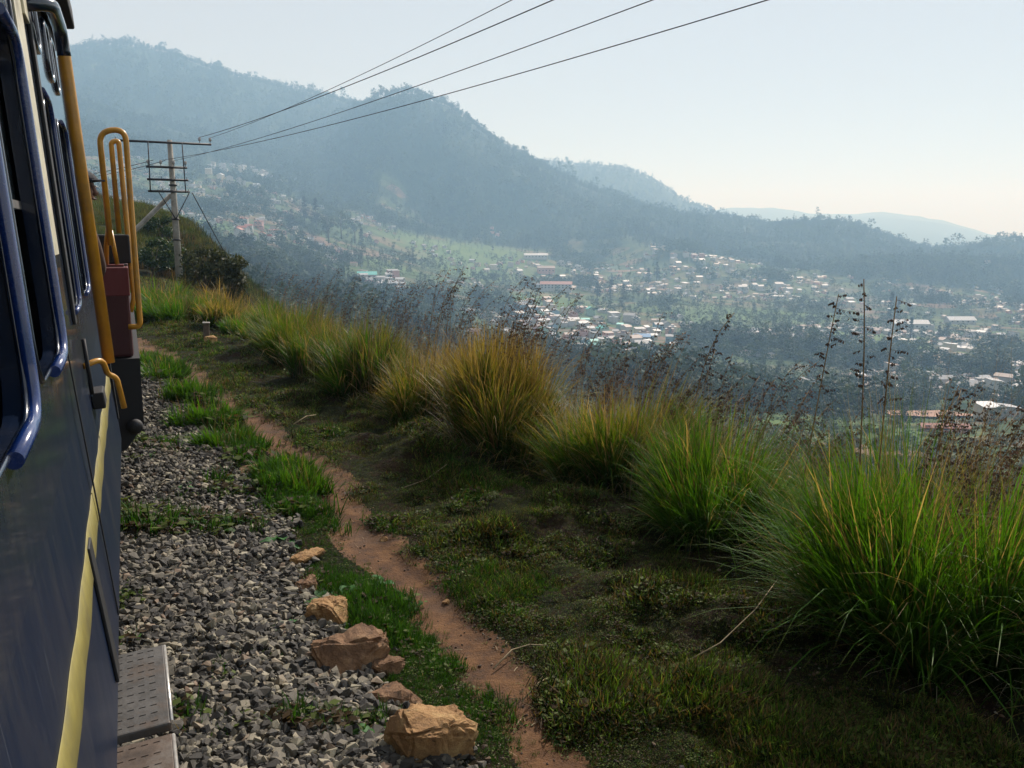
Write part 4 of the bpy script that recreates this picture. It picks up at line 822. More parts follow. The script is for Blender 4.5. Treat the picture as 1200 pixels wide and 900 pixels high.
def forest():
    protos = []
    for kind, s, n in (('broad', 21, 150), ('broad', 22, 150), ('slender', 23, 120), ('slender', 24, 120), ('conifer', 25, 160)):
        tm, cm = tree_meshes(kind, s, n); protos.append(cm)
    n = 270000; r = np.exp(rng.uniform(math.log(330), math.log(3900), n)); a = np.arctan(rng.uniform(-.85, .9, n)); x, y = r * np.sin(a), r * np.cos(a)
    w = wood_mask(x, y); w = np.where(r > 2600, np.maximum(w, .5), w)
    keep = rng.uniform(0, 1, n) < w * .85 + .10
    h = np.array([p for v in SETTLEMENTS.values() for p in v] + list(SPECIAL.values()), float)
    grid = set();
    for hx, hy in h:
        for dx in (-1, 0, 1):
            for dy in (-1, 0, 1): grid.add((int(hx // 9) + dx, int(hy // 9) + dy))
    for hx, hy in SPECIAL.values():
        for dx in range(-3, 4):
            for dy in range(-9, 3): grid.add((int(hx // 9) + dx, int(hy // 9) + dy))
    for hx, hy, ax, ay in FIELDS:
        for dx in range(-int(ax // 9) - 1, int(ax // 9) + 2):
            for dy in range(-int(ay // 9) - 3, int(ay // 9) + 2): grid.add((int(hx // 9) + dx, int(hy // 9) + dy))
    free = np.array([(int(px_ // 9), int(py_ // 9)) not in grid for px_, py_ in zip(x, y)])
    keep &= free; x, y, r = x[keep], y[keep], r[keep]; n = len(x)
    keep = rng.uniform(0, 1, n) < np.clip((r / 1400) ** .6, .25, 1); x, y, r = x[keep], y[keep], r[keep]; n = len(x)
    s = rng.uniform(6, 13, n) * np.where(r > 1500, 1.25, 1) * (1 + .5 * (rng.uniform(0, 1, n) > .93)) * (1 + .5 * ((rng.uniform(0, 1, n) > .9) & (((r > 1950) & (r < 2350)) | (r > 2550)))) * (1 + .35 * (fbm(x / 70, y / 70, 2, 78) > .15))
    z = height(x, y) - .3
    gr = fbm(x / 60, y / 60, 3, 77); idx = np.where(gr > .18, 4, np.where(gr < -.12, rng.integers(2, 4, n), rng.integers(0, 2, n))); idx = np.where(rng.uniform(0, 1, n) < .15, rng.integers(0, 5, n), idx)
    sc = np.stack([s * rng.uniform(.9, 1.35, n), s * rng.uniform(.9, 1.35, n), s], -1)
    o = scatter('forest', protos, np.stack([x, y, z], -1), np.stack([np.zeros(n), np.zeros(n), rng.uniform(0, 6.28, n)], -1), sc, idx)
    tag(o, 'far woods and scattered trees over the valley floor and the mountain slopes', 'forest'); return n
FIELDS = [(153, 455, 24, 26), (172, 350, 17, 13), (344, 667, 24, 24), (462, 820, 26, 26), (108, 706, 6, 6)]
NF = forest()
def scrub():
    # dark scrub covering the steep slope below the clumps and the spur behind the pole
    protos = []
    for s in range(3):
        g = np.random.default_rng(300 + s); m = 7; cen = np.stack([g.normal(0, .28, m), g.normal(0, .28, m), g.uniform(.1, .6, m)], -1)
        V, F, _ = leaf_cloud(cen, np.full(m, .27), 170, .09, g); protos.append(mesh_np('scrub_bush', V, F, [M['crown']]))
    n = 30000; r = np.exp(rng.uniform(math.log(14), math.log(420), n)); a = np.arctan(rng.uniform(-.5, .75, n)); x, y = r * np.sin(a), r * np.cos(a)
    ue = sdist(x, y, EDGE); k = (ue > 2.0 + .02 * r) & ((r > 110) | (np.arctan2(x, y) > -.24) | (rng.uniform(0, 1, n) < .8)) & (rng.uniform(0, 1, n) < .25 + .6 * (fbm(x / 9, y / 9, 3, 55) > 0)); x, y, r = x[k], y[k], r[k]; n = len(x)
    s = rng.uniform(.4, 1.3, n) * np.clip(r / 60, .35, 2.6) * np.where((r < 110) & (np.arctan2(x, y) < -.24), .55, 1)
    o = scatter('undergrowth', protos, np.stack([x, y, height(x, y) - .05], -1), np.stack([np.zeros(n), np.zeros(n), rng.uniform(0, 6.28, n)], -1), np.stack([s, s, s * .8], -1), rng.integers(0, 3, n))
    tag(o, 'dark scrub covering the steep slope beyond the grass clumps', 'undergrowth')
scrub()
def slope_grass():
    protos = []
    for s, c in enumerate(((.035, .05, .014), (.06, .06, .025), (.05, .035, .02), (.02, .035, .012))):
        g = np.random.default_rng(320 + s); n = 60; B = np.zeros((n, 3)); B[:, :2] = g.normal(0, .3, (n, 2))
        V, F, C = blades(n, B, g.uniform(.3, 1, n), g.uniform(0, .7, n), g.uniform(.03, .07, n), g.uniform(.2, 1, n), lambda t, u: mixcol(c, tuple(q * 1.8 for q in c), t) * (.5 + u[..., None]), 3, g=g)
        protos.append(mesh_np('slope_tuft', V, F, [M['turfblade']], C))
    n = 26000; r = np.exp(rng.uniform(math.log(30), math.log(150), n)); a = rng.uniform(-.55, -.1, n); x, y = r * np.sin(a), r * np.cos(a); ue = sdist(x, y, EDGE)
    k = (ue > .6) | (r > 46); k &= fbm(x / 3, y / 3, 3, 66) > -.3; x, y, r = x[k], y[k], r[k]; n = len(x); s = rng.uniform(.25, .8, n) * np.clip(r / 60, .8, 1.8)
    o = scatter('slope_grass', protos, np.stack([x, y, height(x, y) - .03], -1), np.stack([np.zeros(n), np.zeros(n), rng.uniform(0, 6.28, n)], -1), np.stack([s, s, s * rng.uniform(.6, 1.2, n)], -1), np.where(fbm(x / 8, y / 8, 2, 67) > 0, rng.integers(0, 2, n), rng.integers(2, 4, n)))
    tag(o, 'rough brown and green grass on the steep spur behind the pole', 'grass')
slope_grass()

# ------------------------------------------------------------------ fields in the valley
def draped(name, cx, cy, ax, ay, mat, lift=.25):
    n = 14; V = []; F = []
    u = np.linspace(-1, 1, n); U, W = np.meshgrid(u, u); ex = 1 + .12 * np.sin(U * 5 + cx)
    X = cx + U * ax * (1 + .1 * np.sin(W * 3 + cy)); Y = cy + W * ay * ex
    base = height(X, Y); Z = base + lift
    V = np.stack([X, Y, Z], -1).reshape(-1, 3); i = np.arange(n * n).reshape(n, n); F = np.stack([i[:-1, :-1], i[:-1, 1:], i[1:, 1:], i[1:, :-1]], -1).reshape(-1, 4)
    o = link(name, mesh_np(name, V, F, [mat], None, True)); tag(o, kind='structure'); return o
for k, (x, y, ax, ay) in enumerate(FIELDS[:4]): draped('bare_field', x, y, ax, ay, M['soil_field' if k < 2 else 'tan_field'], .9)

# ------------------------------------------------------------------ houses
def house_mesh(w, d, h, style, wall, roof, over=.35):
    W = BM(); R_ = BM()
    if style == 'gable':
        rh = d * .24
        W.prism([(-d / 2, -3), (d / 2, -3), (d / 2, h), (0, h + rh), (-d / 2, h)], 'x', -w / 2, w / 2)
        R_.prism([(-d / 2 - over, h - over * .48 + .05), (0, h + rh + .05), (d / 2 + over, h - over * .48 + .05), (d / 2 + over, h - over * .48 + .3), (0, h + rh + .3), (-d / 2 - over, h - over * .48 + .3)], 'x', -w / 2 - over, w / 2 + over)
    elif style == 'shed':
        W.prism([(-d / 2, -3), (d / 2, -3), (d / 2, h + .8), (-d / 2, h)], 'x', -w / 2, w / 2)
        R_.prism([(-d / 2 - over, h + .02), (d / 2 + over, h + .86), (d / 2 + over, h + 1.0), (-d / 2 - over, h + .16)], 'x', -w / 2 - over, w / 2 + over)
    else:
        W.box(-w / 2, w / 2, -d / 2, d / 2, -3, h)
        R_.box(-w / 2 - .1, w / 2 + .1, -d / 2 - .1, d / 2 + .1, h + .002, h + .35)
        R_.box(-w * .2, w * .2, -d * .2, d * .25, h + .36, h + 1.8)
    a = W.done('wall', M['wall_' + wall]); b = R_.done('roof', M['roof_' + roof]); ma, mb = a.data, b.data
    bpy.data.objects.remove(a); bpy.data.objects.remove(b); return ma, mb
HK = {}
def house(x, y, style, wall, roof, label, group, s=1.0, rz=0.0):
    key = (style, wall, roof, random.randrange(3))
    if key not in HK:
        q = random.Random(hash(key[3]) + len(HK)); HK[key] = house_mesh(q.uniform(6, 10), q.uniform(5, 7.5), q.uniform(2.8, 5.8), style, wall, roof)
    ma, mb = HK[key]; o = empty('house', (x, y, gz(x, y) + .3), rz, s); tag(o, label, 'house', group); link('wall', ma, o); link('roof', mb, o); return o
PAL = {'town': ([('white', 'grey'), ('cream', 'white'), ('white', 'white'), ('pink', 'rust'), ('blue', 'grey'), ('white', 'rust'), ('grey', 'dark'), ('cream', 'grey'), ('green', 'teal')], 'in the dense valley town'),
       'upper': ([('white', 'white'), ('cream', 'white'), ('white', 'grey')], 'in high terraced rows on the left'),
       'redroof': ([('pink', 'red'), ('white', 'red'), ('white', 'rust')], 'in the red roofed left hamlet'),
       'teal': ([('white', 'white'), ('pink', 'grey'), ('white', 'rust'), ('white', 'grey')], 'in the hamlet by the teal roofed hall'),
       'school': ([('white', 'white'), ('cream', 'grey')], 'near the long school blocks'),
       'middle': ([('cream', 'grey'), ('white', 'rust'), ('pink', 'rust'), ('white', 'white'), ('cream', 'grey')], 'in the scattered middle village'),
       'band': ([('cream', 'white'), ('white', 'grey'), ('cream', 'grey')], 'along the foot of the far hill'),
       'east': ([('white', 'grey'), ('cream', 'white'), ('white', 'rust'), ('blue', 'grey'), ('grey', 'dark'), ('pink', 'rust')], 'among the right hand fields')}
for key, pts in SETTLEMENTS.items():
    pal, where = PAL[key]; big = {'town': 1.0, 'upper': 1.25, 'redroof': 1.15, 'teal': 1.1, 'school': 1.1, 'middle': 1.2, 'band': 1.15, 'east': 1.05}[key]
    for (x, y) in pts:
        wl, rf = random.choice(pal); st = random.choice(['gable', 'shed', 'flat', 'gable', 'shed'])
        sh = {'gable': 'pitched', 'shed': 'sloping', 'flat': 'flat'}[st]
        house(x, y, st, wl, rf, 'small %s house, %s %s roof, %s' % (wl, sh, rf, where), '%s houses with %s %s roofs %s' % (wl, sh, rf, where), big * random.uniform(.85, 1.2), random.choice([0, 1.57]) + random.gauss(.2, .25))
def hall(name, x, y, w, d, h, rz, wall, roof, label, nwin=8, style='gable'):
    ma, mb = house_mesh(w, d, h, style, wall, roof, .8); o = empty(name, (x, y, gz(x, y) + .4), rz); tag(o, label, 'building'); wo = link('wall', ma, o); link('roof', mb, o)
    b = BM(); b.box(-.9, .9, -.06, .0, 0, 1.6); f = b.done('window', M['iron']); me = f.data; bpy.data.objects.remove(f)
    for k in range(nwin):
        q = link('window', me, o); q.location = (-w / 2 + (k + .5) * w / nwin, -d / 2, h * .4)
        if h > 8: q = link('window', me, o); q.location = (-w / 2 + (k + .5) * w / nwin, -d / 2, h * .72)
    return o
hall('hall', 39, 1420, 38, 12, 5, .1, 'white', 'white', 'long low white hall high in the middle of the valley', 7)
hall('school_block', 57, 1105, 40, 13, 8.5, -.12, 'white', 'red', 'long white school block under a red roof in the middle of the valley', 9)
hall('school_block', 36, 1135, 34, 9, 4, -.5, 'white', 'grey', 'low pale wing running up to the red roofed school block', 6)
hall('hall', 52, 1321, 26, 12, 8, .1, 'pink', 'rust', 'dull pink hall between the white hall and the school block', 5)
hall('hall', 79, 1398, 12, 10, 6, .0, 'white', 'white', 'white cube building, left of the three right of the long white hall', 2, 'flat')
hall('hall', 94, 1413, 12, 10, 6, .0, 'white', 'white', 'white cube building, middle of the three right of the long white hall', 2, 'flat')
hall('hall', 105, 1388, 12, 10, 6, .0, 'white', 'white', 'white cube building, right of the three right of the long white hall', 2, 'flat')
hall('hall', 418, 893, 34, 14, 6, -.1, 'white', 'white', 'long white hall with twin bays in the fields at the right', 7)
hall('hall', 512, 973, 30, 14, 4, .0, 'white', 'white', 'low white shed farther right than the long white hall', 5)
for k in range(0): pass
hall('hall', 150, 289, 15, 3.5, 1.6, -.1, 'pink', 'red', 'red roofed long building close below the grass tips at the right', 5)
hall('hall', 108, 706, 13, 8, 4, -.1, 'white', 'blue', 'shed with a bright blue roof at the right end of the dense town', 3)
hall('hall', -143, 847, 18, 11, 5, .2, 'white', 'teal', 'teal roofed hall in the small hamlet left of the middle', 4)
hall('hall', -118, 835, 16, 9, 4, -.1, 'white', 'white', 'pale roofed hall just right of the teal roofed one', 4)

def far_houses():
    # the smallest dwellings, past the three hundred built one by one
    protos = []
    for wl, rf, st in (('white', 'grey', 'gable'), ('cream', 'grey', 'shed'), ('pink', 'rust', 'gable'), ('white', 'white', 'flat'), ('cream', 'rust', 'shed')):
        W = BM(); W.box(-4, 4, -3, 3, -2, 3.2); a = W.done('w', M['wall_' + wl]); R_ = BM(); R_.prism([(-3.3, 3.21), (3.3, 3.21), (0, 4.6)], 'x', -4.3, 4.3); b = R_.done('r', M['roof_' + rf])
        me = bpy.data.meshes.new('far_house'); x = bmesh.new(); x.from_mesh(a.data); n0 = len(x.faces); x.from_mesh(b.data); x.faces.ensure_lookup_table()
        for f in x.faces[n0:]: f.material_index = 1
        x.to_mesh(me); x.free(); me.materials.append(M['wall_' + wl]); me.materials.append(M['roof_' + rf]); protos.append(me)
        bpy.data.objects.remove(a); bpy.data.objects.remove(b)
    n = 9000; r = np.exp(rng.uniform(math.log(520), math.log(1700), n)); a = np.arctan(rng.uniform(-.45, .66, n)); x, y = r * np.sin(a), r * np.cos(a)
    q = fbm(x / 130, y / 130, 3, 201) + .5 * fbm(x / 35, y / 35, 2, 202) + .25 * sstep(.05, .3, a) - .3 * sstep(1350, 1700, r) - .25 * (1 - sstep(520, 700, r)); w = wood_mask(x, y)
    k = (q > .26) & (rng.uniform(0, 1, n) < .55); x, y, r = x[k], y[k], r[k]; n = len(x)
    o = scatter('distant_houses', protos, np.stack([x, y, height(x, y)], -1), np.stack([np.zeros(n), np.zeros(n), rng.choice([0, 1.57], n) + rng.normal(.2, .3, n)], -1), np.repeat(rng.uniform(.6, 1.15, n)[:, None], 3, 1), rng.integers(0, 5, n))
    tag(o, 'tiny scattered houses across the valley floor and the lower slopes', 'houses'); return n
NH = far_houses()

# ------------------------------------------------------------------ pole and line wires
def pole():
    x, y = -13.75, 35.5; z = gz(x, y); ang = math.atan2(20.3, 13.4)   # arms stand square to the line
    r = empty('utility_pole', (x, y, z)); tag(r, 'weathered pole with four iron crossarms and a leaning strut at the far bend', 'utility pole')
    H = 2.3 + 3.58 - z
    b = BM(); b.tube([(0, 0, -.5), (.0, 0, H * .5), (-.02, 0, H)], [.15, .125, .095], 12); b.done('post', M['concrete_post'], r)
    b = BM()
    for zz in (H * .33, H * .47, H * .7): b.tube([(0, 0, zz - .03), (0, 0, zz + .03)], [.155, .155], 12)
    b.done('band', M['iron'], r)
    ax = Vector((math.cos(.5), math.sin(.5), 0))
    def pt(a, zz, off=0.0): return tuple(ax * a + Vector((ax.y, -ax.x, 0)) * (.15 + off) + Vector((0, 0, zz)))
    zs = [H - .12, H - 1.08, H - 1.57, H - 2.03]
    for k, (zz, a0, a1) in enumerate([(zs[0], -2.05, 1.56), (zs[1], -.98, .56), (zs[2], -.98, .58), (zs[3], -.98, .6)]):
        c = BM(); p0, p1 = Vector(pt(a0, zz)), Vector(pt(a1, zz)); c.tube([p0, p1], .045, 4); arm = c.done('crossarm', M['iron'], r)
        for a in ([a0 + .04, a0 + .45, a1 - .45, a1 - .04] if k == 0 else [a0 + .08, a0 + .55, a1 - .5, a1 - .05]):
            q = BM(); q.tube([pt(a, zz), pt(a, zz + .12)], .012, 6); q.done('pin', M['iron'], arm)
            if (k == 0 and a > 0) or k == 1:
                q = BM(); q.tube([pt(a, zz + .12), pt(a, zz + .16), pt(a, zz + .2), pt(a, zz + .24), pt(a, zz + .27)], [.03, .06, .045, .055, .02], 10); q.done('insulator', M['porcelain'], arm)
    for a in (-.85, .42):
        q = BM(); q.tube([pt(a, zs[0], .06), pt(a * 1.05, zs[3] - .05, .06)], .022, 6); q.done('tie_rod', M['iron'], r)
    for a in (-.6, .6):
        q = BM(); q.tube([pt(a, zs[3], .02), pt(0, zs[3] - 1.1, 0)], .02, 6); q.done('brace', M['iron'], r)
    sx, sy = -2.6, -.4
    q = BM(); q.tube([(-.1, 0, H - 2.15), (-.1 + (sx * 1.55 + .1) * .5, sy * .75, (H - 2.15) * .5), (sx * 1.55, sy * 1.5, .0)], [.09, .10, .12], 10); q.done('strut', M['concrete_post'], r)
    W = Vector((x, y, z)); return W, pt, zs
PW, PP, PZ = pole()
def wire(p0, p1, sag, r_, lab, n=60, name='line_wire'):
    P = []
    for k in range(n + 1):
        t = k / n; p = Vector(p0).lerp(Vector(p1), t); p.z -= 4 * sag * t * (1 - t); P.append(p)
    b = BM(); b.tube(P, r_, 6); o = b.done(name, M['wire']); tag(o, lab, 'wire'); return o
def PWp(a, k, up=.26): return PW + Vector(PP(a, PZ[k] + up))
END = Vector((19.5, -15.5, 0))
def span(p0, q, tq, sag, r_, lab):
    p0 = Vector(p0); q = Vector(q); d = (q - p0) / tq; p1 = p0 + d; p1.z = p0.z + (q.z + 4 * sag * tq * (1 - tq) - p0.z) / tq
    wire(p0, p1, sag, r_, lab, 80)
span(PWp(1.52, 0), (.0, 15.0, 6.05), .42, .9, .007, 'thin topmost line wire rising from the end of the top crossarm')
span(PWp(1.11, 0), (.68, 15.0, 6.05), .42, .9, .010, 'second wire from the top, the thickest one, rising from the top crossarm')
span(PWp(.06, 1), (1.8, 11.6, 5.2), .42, 1.0, .007, 'third wire from the top, rising from the second crossarm')
span(PWp(-.43, 1), (3.27, 11.6, 5.2), .42, 1.3, .008, 'lowest sagging wire crossing the sky farthest to the right')
wire(PWp(-.7, 1), (-44, 64, 7.5), 1.2, .012, 'wire leaving the pole to the left behind the train')
wire(PWp(-.25, 1), (-43, 65, 7.5), 1.2, .012, 'second wire leaving the pole to the left behind the train, just above the other')
wire(PW + Vector(PP(.7, PZ[3] - .05)), (-11.4, 50.0, gz(-11.4, 50.0) + .1), .25, .02, 'dark guy wire slanting down to the right from the lowest crossarm', 30, 'guy_wire')

# ------------------------------------------------------------------ the little post
r = empty('boundary_post', (-6.42, 17.8, gz(-6.42, 17.8))); tag(r, 'little weathered brown post standing in the turf near the path bend', 'post')
b = BM(); b.box(-.06, .06, -.05, .05, -.1, .38, .015, rot=(0, .05, .3)); b.done('post', M['bark'], r)
b = BM(); b.box(-.075, .075, -.065, .065, .381, .41, .01, rot=(0, .05, .3)); b.done('cap', M['concrete_post'], r)

# ------------------------------------------------------------------ the train carriage the photograph is taken from
HEAD = rad(24.1)
fwd = Vector((-math.sin(HEAD), math.cos(HEAD), 0)); side = Vector((math.cos(HEAD), math.sin(HEAD), 0))
LEAN = rad(-3.1); A0 = .22; EYE = 2.2      # eye height above the carriage's own zero
rotm = Euler((0, LEAN, HEAD)).to_matrix()
origin = CAM - side * A0 - rotm @ Vector((0, 0, EYE))
car = empty('train_carriage', origin); car.rotation_euler = (0, LEAN, HEAD)
tag(car, 'dark blue railway carriage with a yellow line along its side, filling the left edge', 'train')
WINS = [(-.45, .45, 1.84, 2.7), (1.0, 1.9, 1.84, 2.7), (2.15, 2.8, 1.85, 2.72), (3.72, 3.98, 1.9, 2.7), (4.45, 5.0, 1.9, 2.7)]
VENTS = [(-.4, .4, 2.86, 3.12), (1.05, 1.85, 2.86, 3.12), (2.2, 2.85, 2.86, 3.12), (3.72, 3.98, 2.88, 3.12), (4.45, 4.7, 2.88, 3.12), (4.85, 5.1, 2.88, 3.12)]
def rounded(s0, s1, z0, z1, r_, n=6):
    pts = []
    for cx, cz, a in ((s1 - r_, z0 + r_, -90), (s1 - r_, z1 - r_, 0), (s0 + r_, z1 - r_, 90), (s0 + r_, z0 + r_, 180)):
        for k in range(n + 1):
            t = rad(a + 90 * k / n); pts.append((cx + r_ * math.cos(t), cz + r_ * math.sin(t)))
    return pts
def plate(name, outer, holes, thick, mat, parent):
    cu = bpy.data.curves.new(name, 'CURVE'); cu.dimensions = '2D'; cu.fill_mode = 'BOTH'; cu.extrude = thick / 2
    for lp in [outer] + holes:
        s = cu.splines.new('POLY'); s.points.add(len(lp) - 1); s.use_cyclic_u = True
        for p, q in zip(s.points, lp): p.co = (q[0], q[1], 0, 1)
    o = bpy.data.objects.new(name, cu); col.objects.link(o); bpy.context.view_layer.update()
    me = bpy.data.meshes.new_from_object(o.evaluated_get(bpy.context.evaluated_depsgraph_get())); bpy.data.objects.remove(o)
    for v in me.vertices: a, b_, c = v.co; v.co = (c - thick / 2, a, b_)
    me.materials.clear(); me.materials.append(mat); me.name = name; me.update(); return link(name, me, parent)
plate('side_wall', [(-6, .9), (-3, .9), (0, .9), (3, .9), (5.8, .9), (5.9, 1.0), (5.9, 1.6), (5.9, 3.25), (-6, 3.25), (-6, 1.6)], [rounded(*w, .11) for w in WINS] + [rounded(*w, .07) for w in VENTS], .035, M['navy'], car)
def ring(w, r_, tube_r, x, parent, name, mat):
    pts = rounded(*w, r_); pts = [(x, a, b_) for a, b_ in pts]
    bm_ = bmesh.new(); n = len(pts); rings = []
    for i in range(n):
        p = Vector(pts[i]); d = (Vector(pts[(i + 1) % n]) - Vector(pts[i - 1])).normalized(); a = Vector((1, 0, 0)); b_ = d.cross(a)
        rings.append([bm_.verts.new(p + (a * math.cos(6.283 * k / 10) + b_ * math.sin(6.283 * k / 10)) * tube_r) for k in range(10)])
    for i in range(n):
        for k in range(10): bm_.faces.new((rings[i][k], rings[i][(k + 1) % 10], rings[(i + 1) % n][(k + 1) % 10], rings[(i + 1) % n][k])).smooth = True
    bmesh.ops.recalc_face_normals(bm_, faces=bm_.faces); me = bpy.data.meshes.new(name); bm_.to_mesh(me); bm_.free(); me.materials.append(mat); return link(name, me, parent)
for k, w in enumerate(WINS):
    wn_ = ring(w, .11, .006, .003, car, 'window', M['navy'])
    R1 = .11; J = [(.012, w[1] - .32, w[3] + .004), (.014, w[1] + .006, w[3] + .004), (.014, w[1] + .006, w[2] - .006), (.012, w[1] - .36, w[2] - .006)]
    BM().tube(arc_pts(J, R1, 8), .015 if k < 3 else .010, 14).done('frame', M['blue'], wn_)
    b = BM(); b.box(-.05, -.045, w[0] + .0, w[1], (w[2] + w[3]) / 2 - .0, w[3]); b.done('pane', M['glass'], wn_)
    b = BM(); b.box(-.055, -.035, w[0], w[1], (w[2] + w[3]) / 2 - .025, (w[2] + w[3]) / 2 - .003); b.done('sash_bar', M['steel'], wn_)
for w in VENTS:
    v = ring(w, .07, .012, .004, car, 'ventilator', M['navy'])
    for q in range(5): b = BM(); b.box(-.03, -.004, w[0] + .01, w[1] - .01, -.004, .004, loc=(0, 0, w[2] + .04 + q * .05)); b.done('slat', M['black'], v)
b = BM(); b.box(-2.6, -2.55, -6, 5.9, .9, 3.25); b.done('far_wall', M['navy'], car)
b = BM(); b.box(-2.545, -.04, -6, 5.86, .9, .98); b.done('floor', M['dark_inside'], car)
for e0, e1 in ((5.82, 5.9), (-6, -5.95)): b = BM(); b.box(-2.545, -.04, e0, e1, .985, 3.25); b.done('end_wall', M['navy'], car)
b = BM(); b.box(-.9, -.86, -5.9, 5.8, .985, 3.2); b.done('inner_partition', M['dark_inside'], car)
prof = [(.03, 3.255)] + [(-1.3 + 1.33 * math.cos(t), 3.26 + .42 * math.sin(t)) for t in np.linspace(0, math.pi, 16)] + [(-2.63, 3.255)]
b = BM(); b.prism(prof, 'y', -6.1, 6.0); b.done('roof', M['black'], car)
b = BM(); b.box(.003, .12, -6, 5.1, 3.2, 3.3, .01); b.done('gutter', M['black'], car)
# upright cream strip on the side, black door seams, black seal
b = BM(); b.box(.0005, .005, 3.08, 3.36, 2.12, 3.19); b.done('cream_strip', M['cream'], car)
b = BM(); b.box(.0005, .012, 3.58, 3.66, 1.85, 3.19, .003); b.done('door_seal', M['rubber'], car)
b = BM(); b.box(.0005, .005, 3.0, 3.012, .92, 2.0); b.done('door_seam', M['rubber'], car)
b = BM(); b.box(.0005, .01, 5.83, 5.88, 1.02, 3.19, .003); b.done('corner_strip', M['black'], car)
b = BM()
for s_ in (.75, 2.02, 2.95): b.tube([(.002, s_, 1.95), (.002, s_, 3.18)], .006, 6)
b.done('beading', M['navy'], car)
# vertical reinforcing seams on the lower side
for s_ in (-.95, -2.35):
    b = BM(); b.box(.0005, .003, s_, s_ + .006, .92, 1.9); b.done('panel_seam', M['navy'], car)
# hand painted yellow line
def yellow_line():
    V = []; F = []; S = np.linspace(-5.8, 5.8, 330)
    for i, s in enumerate(S):
        lo = 1.245 + .005 * math.sin(s * 5.1) + .005 * math.sin(s * 13 + 1); hi = 1.348 + .006 * math.sin(s * 4.3 + 2) + .004 * math.sin(s * 15)
        V += [(.0008, s, lo), (.0035, s, lo + .002), (.0035, s, hi - .002), (.0008, s, hi)]
        if i:
            o = 4 * i
            for k in range(3): F.append((o - 4 + k, o - 3 + k, o + 1 + k, o + k))
    link('yellow_line', mesh_np('yellow_line', np.array(V), np.array(F), [M['yellowline']]), car)
yellow_line()
# door handrail: dark elbow on top, ochre tube below
rail = arc_pts([(-.01, 3.5, 2.96), (.085, 3.56, 2.98), (.09, 3.97, 2.97), (.09, 3.98, 2.78), (.09, 3.98, 1.64)], .11, 8)
cut = next(i for i, p in enumerate(rail) if p.z < 2.88)
hr = BM().tube(rail[cut:], .0245, 14).done('handrail', M['railyellow'], car)
BM().tube(rail[:cut + 1], .0255, 14).done('elbow', M['navy'], hr)
b = BM(); b.box(.0005, .014, 3.36, 3.52, 2.9, 3.02, .003); b.done('mounting_plate', M['cream'], hr)
hk = BM().tube(arc_pts([(.0, 3.8, 1.66), (.07, 3.85, 1.68), (.08, 3.92, 1.60), (.11, 3.95, 1.58), (.115, 3.97, 1.44)], .05, 5), .012, 10).done('latch_hook', M['railyellow'], car)
b = BM(); b.box(.0005, .05, 3.9, 4.08, 1.46, 1.53, .006); b.done('latch_block', M['black'], car)
b = BM(); b.tube([(.02, 3.72, 1.56), (.02, 3.72, 1.78)], .008, 8); b.done('latch_rod', M['black'], car)
# door foot recess and hanging strap
b = BM(); b.box(.0005, .01, 2.5, 2.6, .93, 1.34, .003); b.done('foot_recess', M['rubber'], car)
# boarding step in two treads
def tread(s0, s1, z, x1, mat, wob):
    b = BM(); b.box(-.12, x1, s0, s1, z - .03, z, .006, rot=(wob, 0, 0)); t = b.done('step_tread', mat, car)
    b = BM()
    for k in range(11):
        for j in range(7):
            sx, sy = -.08 + (x1 + .06) * j / 7, s0 + .03 + (s1 - s0 - .06) * k / 10; b.box(sx, sx + .018, sy, sy + .003, z + .0005, z + .002, 0)
    g_ = b.done('grip_studs', M['edge'] if k % 9 == 0 else mat, t); g_['kind'] = 'stuff'
    b = BM(); b.tube([(x1 + .001, s0 + .008, z - .004), (x1 + .001, s1 - .008, z - .004)], .006, 6); b.done('worn_edge', M['edge'], t)
tread(2.48, 3.0, .78, .165, M['steel'], 0)
tread(1.85, 2.465, .755, .165, M['rust'], .0)
b = BM()
for s_ in (1.9, 2.45, 2.95): b.box(-.1, -.06, s_, s_ + .04, .72, .9)
b.done('step_bracket', M['black'], car)
# the lower side flares out below the waist
for ch in car.children_recursive:
    if ch.type != 'MESH' or ch.name.startswith(('step_', 'grip_', 'worn_')): continue
    for v_ in ch.data.vertices:
        if v_.co.x > -.3 and v_.co.z < 1.6: v_.co.x += (1.6 - v_.co.z) * .055
# running gear
b = BM(); b.box(-2.4, -.25, -5.8, 5.7, .62, .895); b.done('underframe', M['black'], car)
for s_ in (-4.2, -2.6, 1.2, 4.2):
    for x_ in (-2.1, -.6):
        b = BM(); b.tube([(x_ - .06, s_, .40), (x_ + .06, s_, .40)], .36, 24); b.done('wheel', M['iron'], car)
    b = BM(); b.tube([(-2.1, s_, .40), (-.6, s_, .40)], .06, 10); b.done('axle', M['iron'], car)

# ------------------------------------------------------------------ next vehicle: maroon brake wagon with open platform
wg = empty('brake_wagon', Vector((0, 0, 0)) + fwd * 6.5 + Vector((0, 0, .1))); wg.rotation_euler = (0, 0, HEAD)
tag(wg, 'maroon platform wagon coupled ahead, with nested yellow loop handrails', 'train')
def wz(c): return 2.2 + c       # height relative to the eye
b = BM(); b.box(-2.3, -.0, .05, 7, wz(-.88), wz(-.25), .02); b.done('body', M['maroon'], wg)
b = BM(); b.box(-2.25, -.02, .12, 7, wz(-.249), wz(-.235), .003); b.done('top_rim', M['red'], wg)
b = BM(); b.box(-2.3, .006, .044, 7, wz(-.45), wz(-.252), .008); b.done('red_band', M['red'], wg)
b = BM(); b.box(-.36, .03, .3, .8, wz(-.234), wz(-.03), .01); b.done('lamp_box', M['black'], wg)
b = BM(); b.prism([(-2.3, wz(-1.4)), (-.2, wz(-1.56)), (-.1, wz(-1.54)), (.03, wz(-1.36)), (.035, wz(-.885)), (-2.3, wz(-.885))], 'y', .0, 7); b.done('underframe', M['black'], wg)
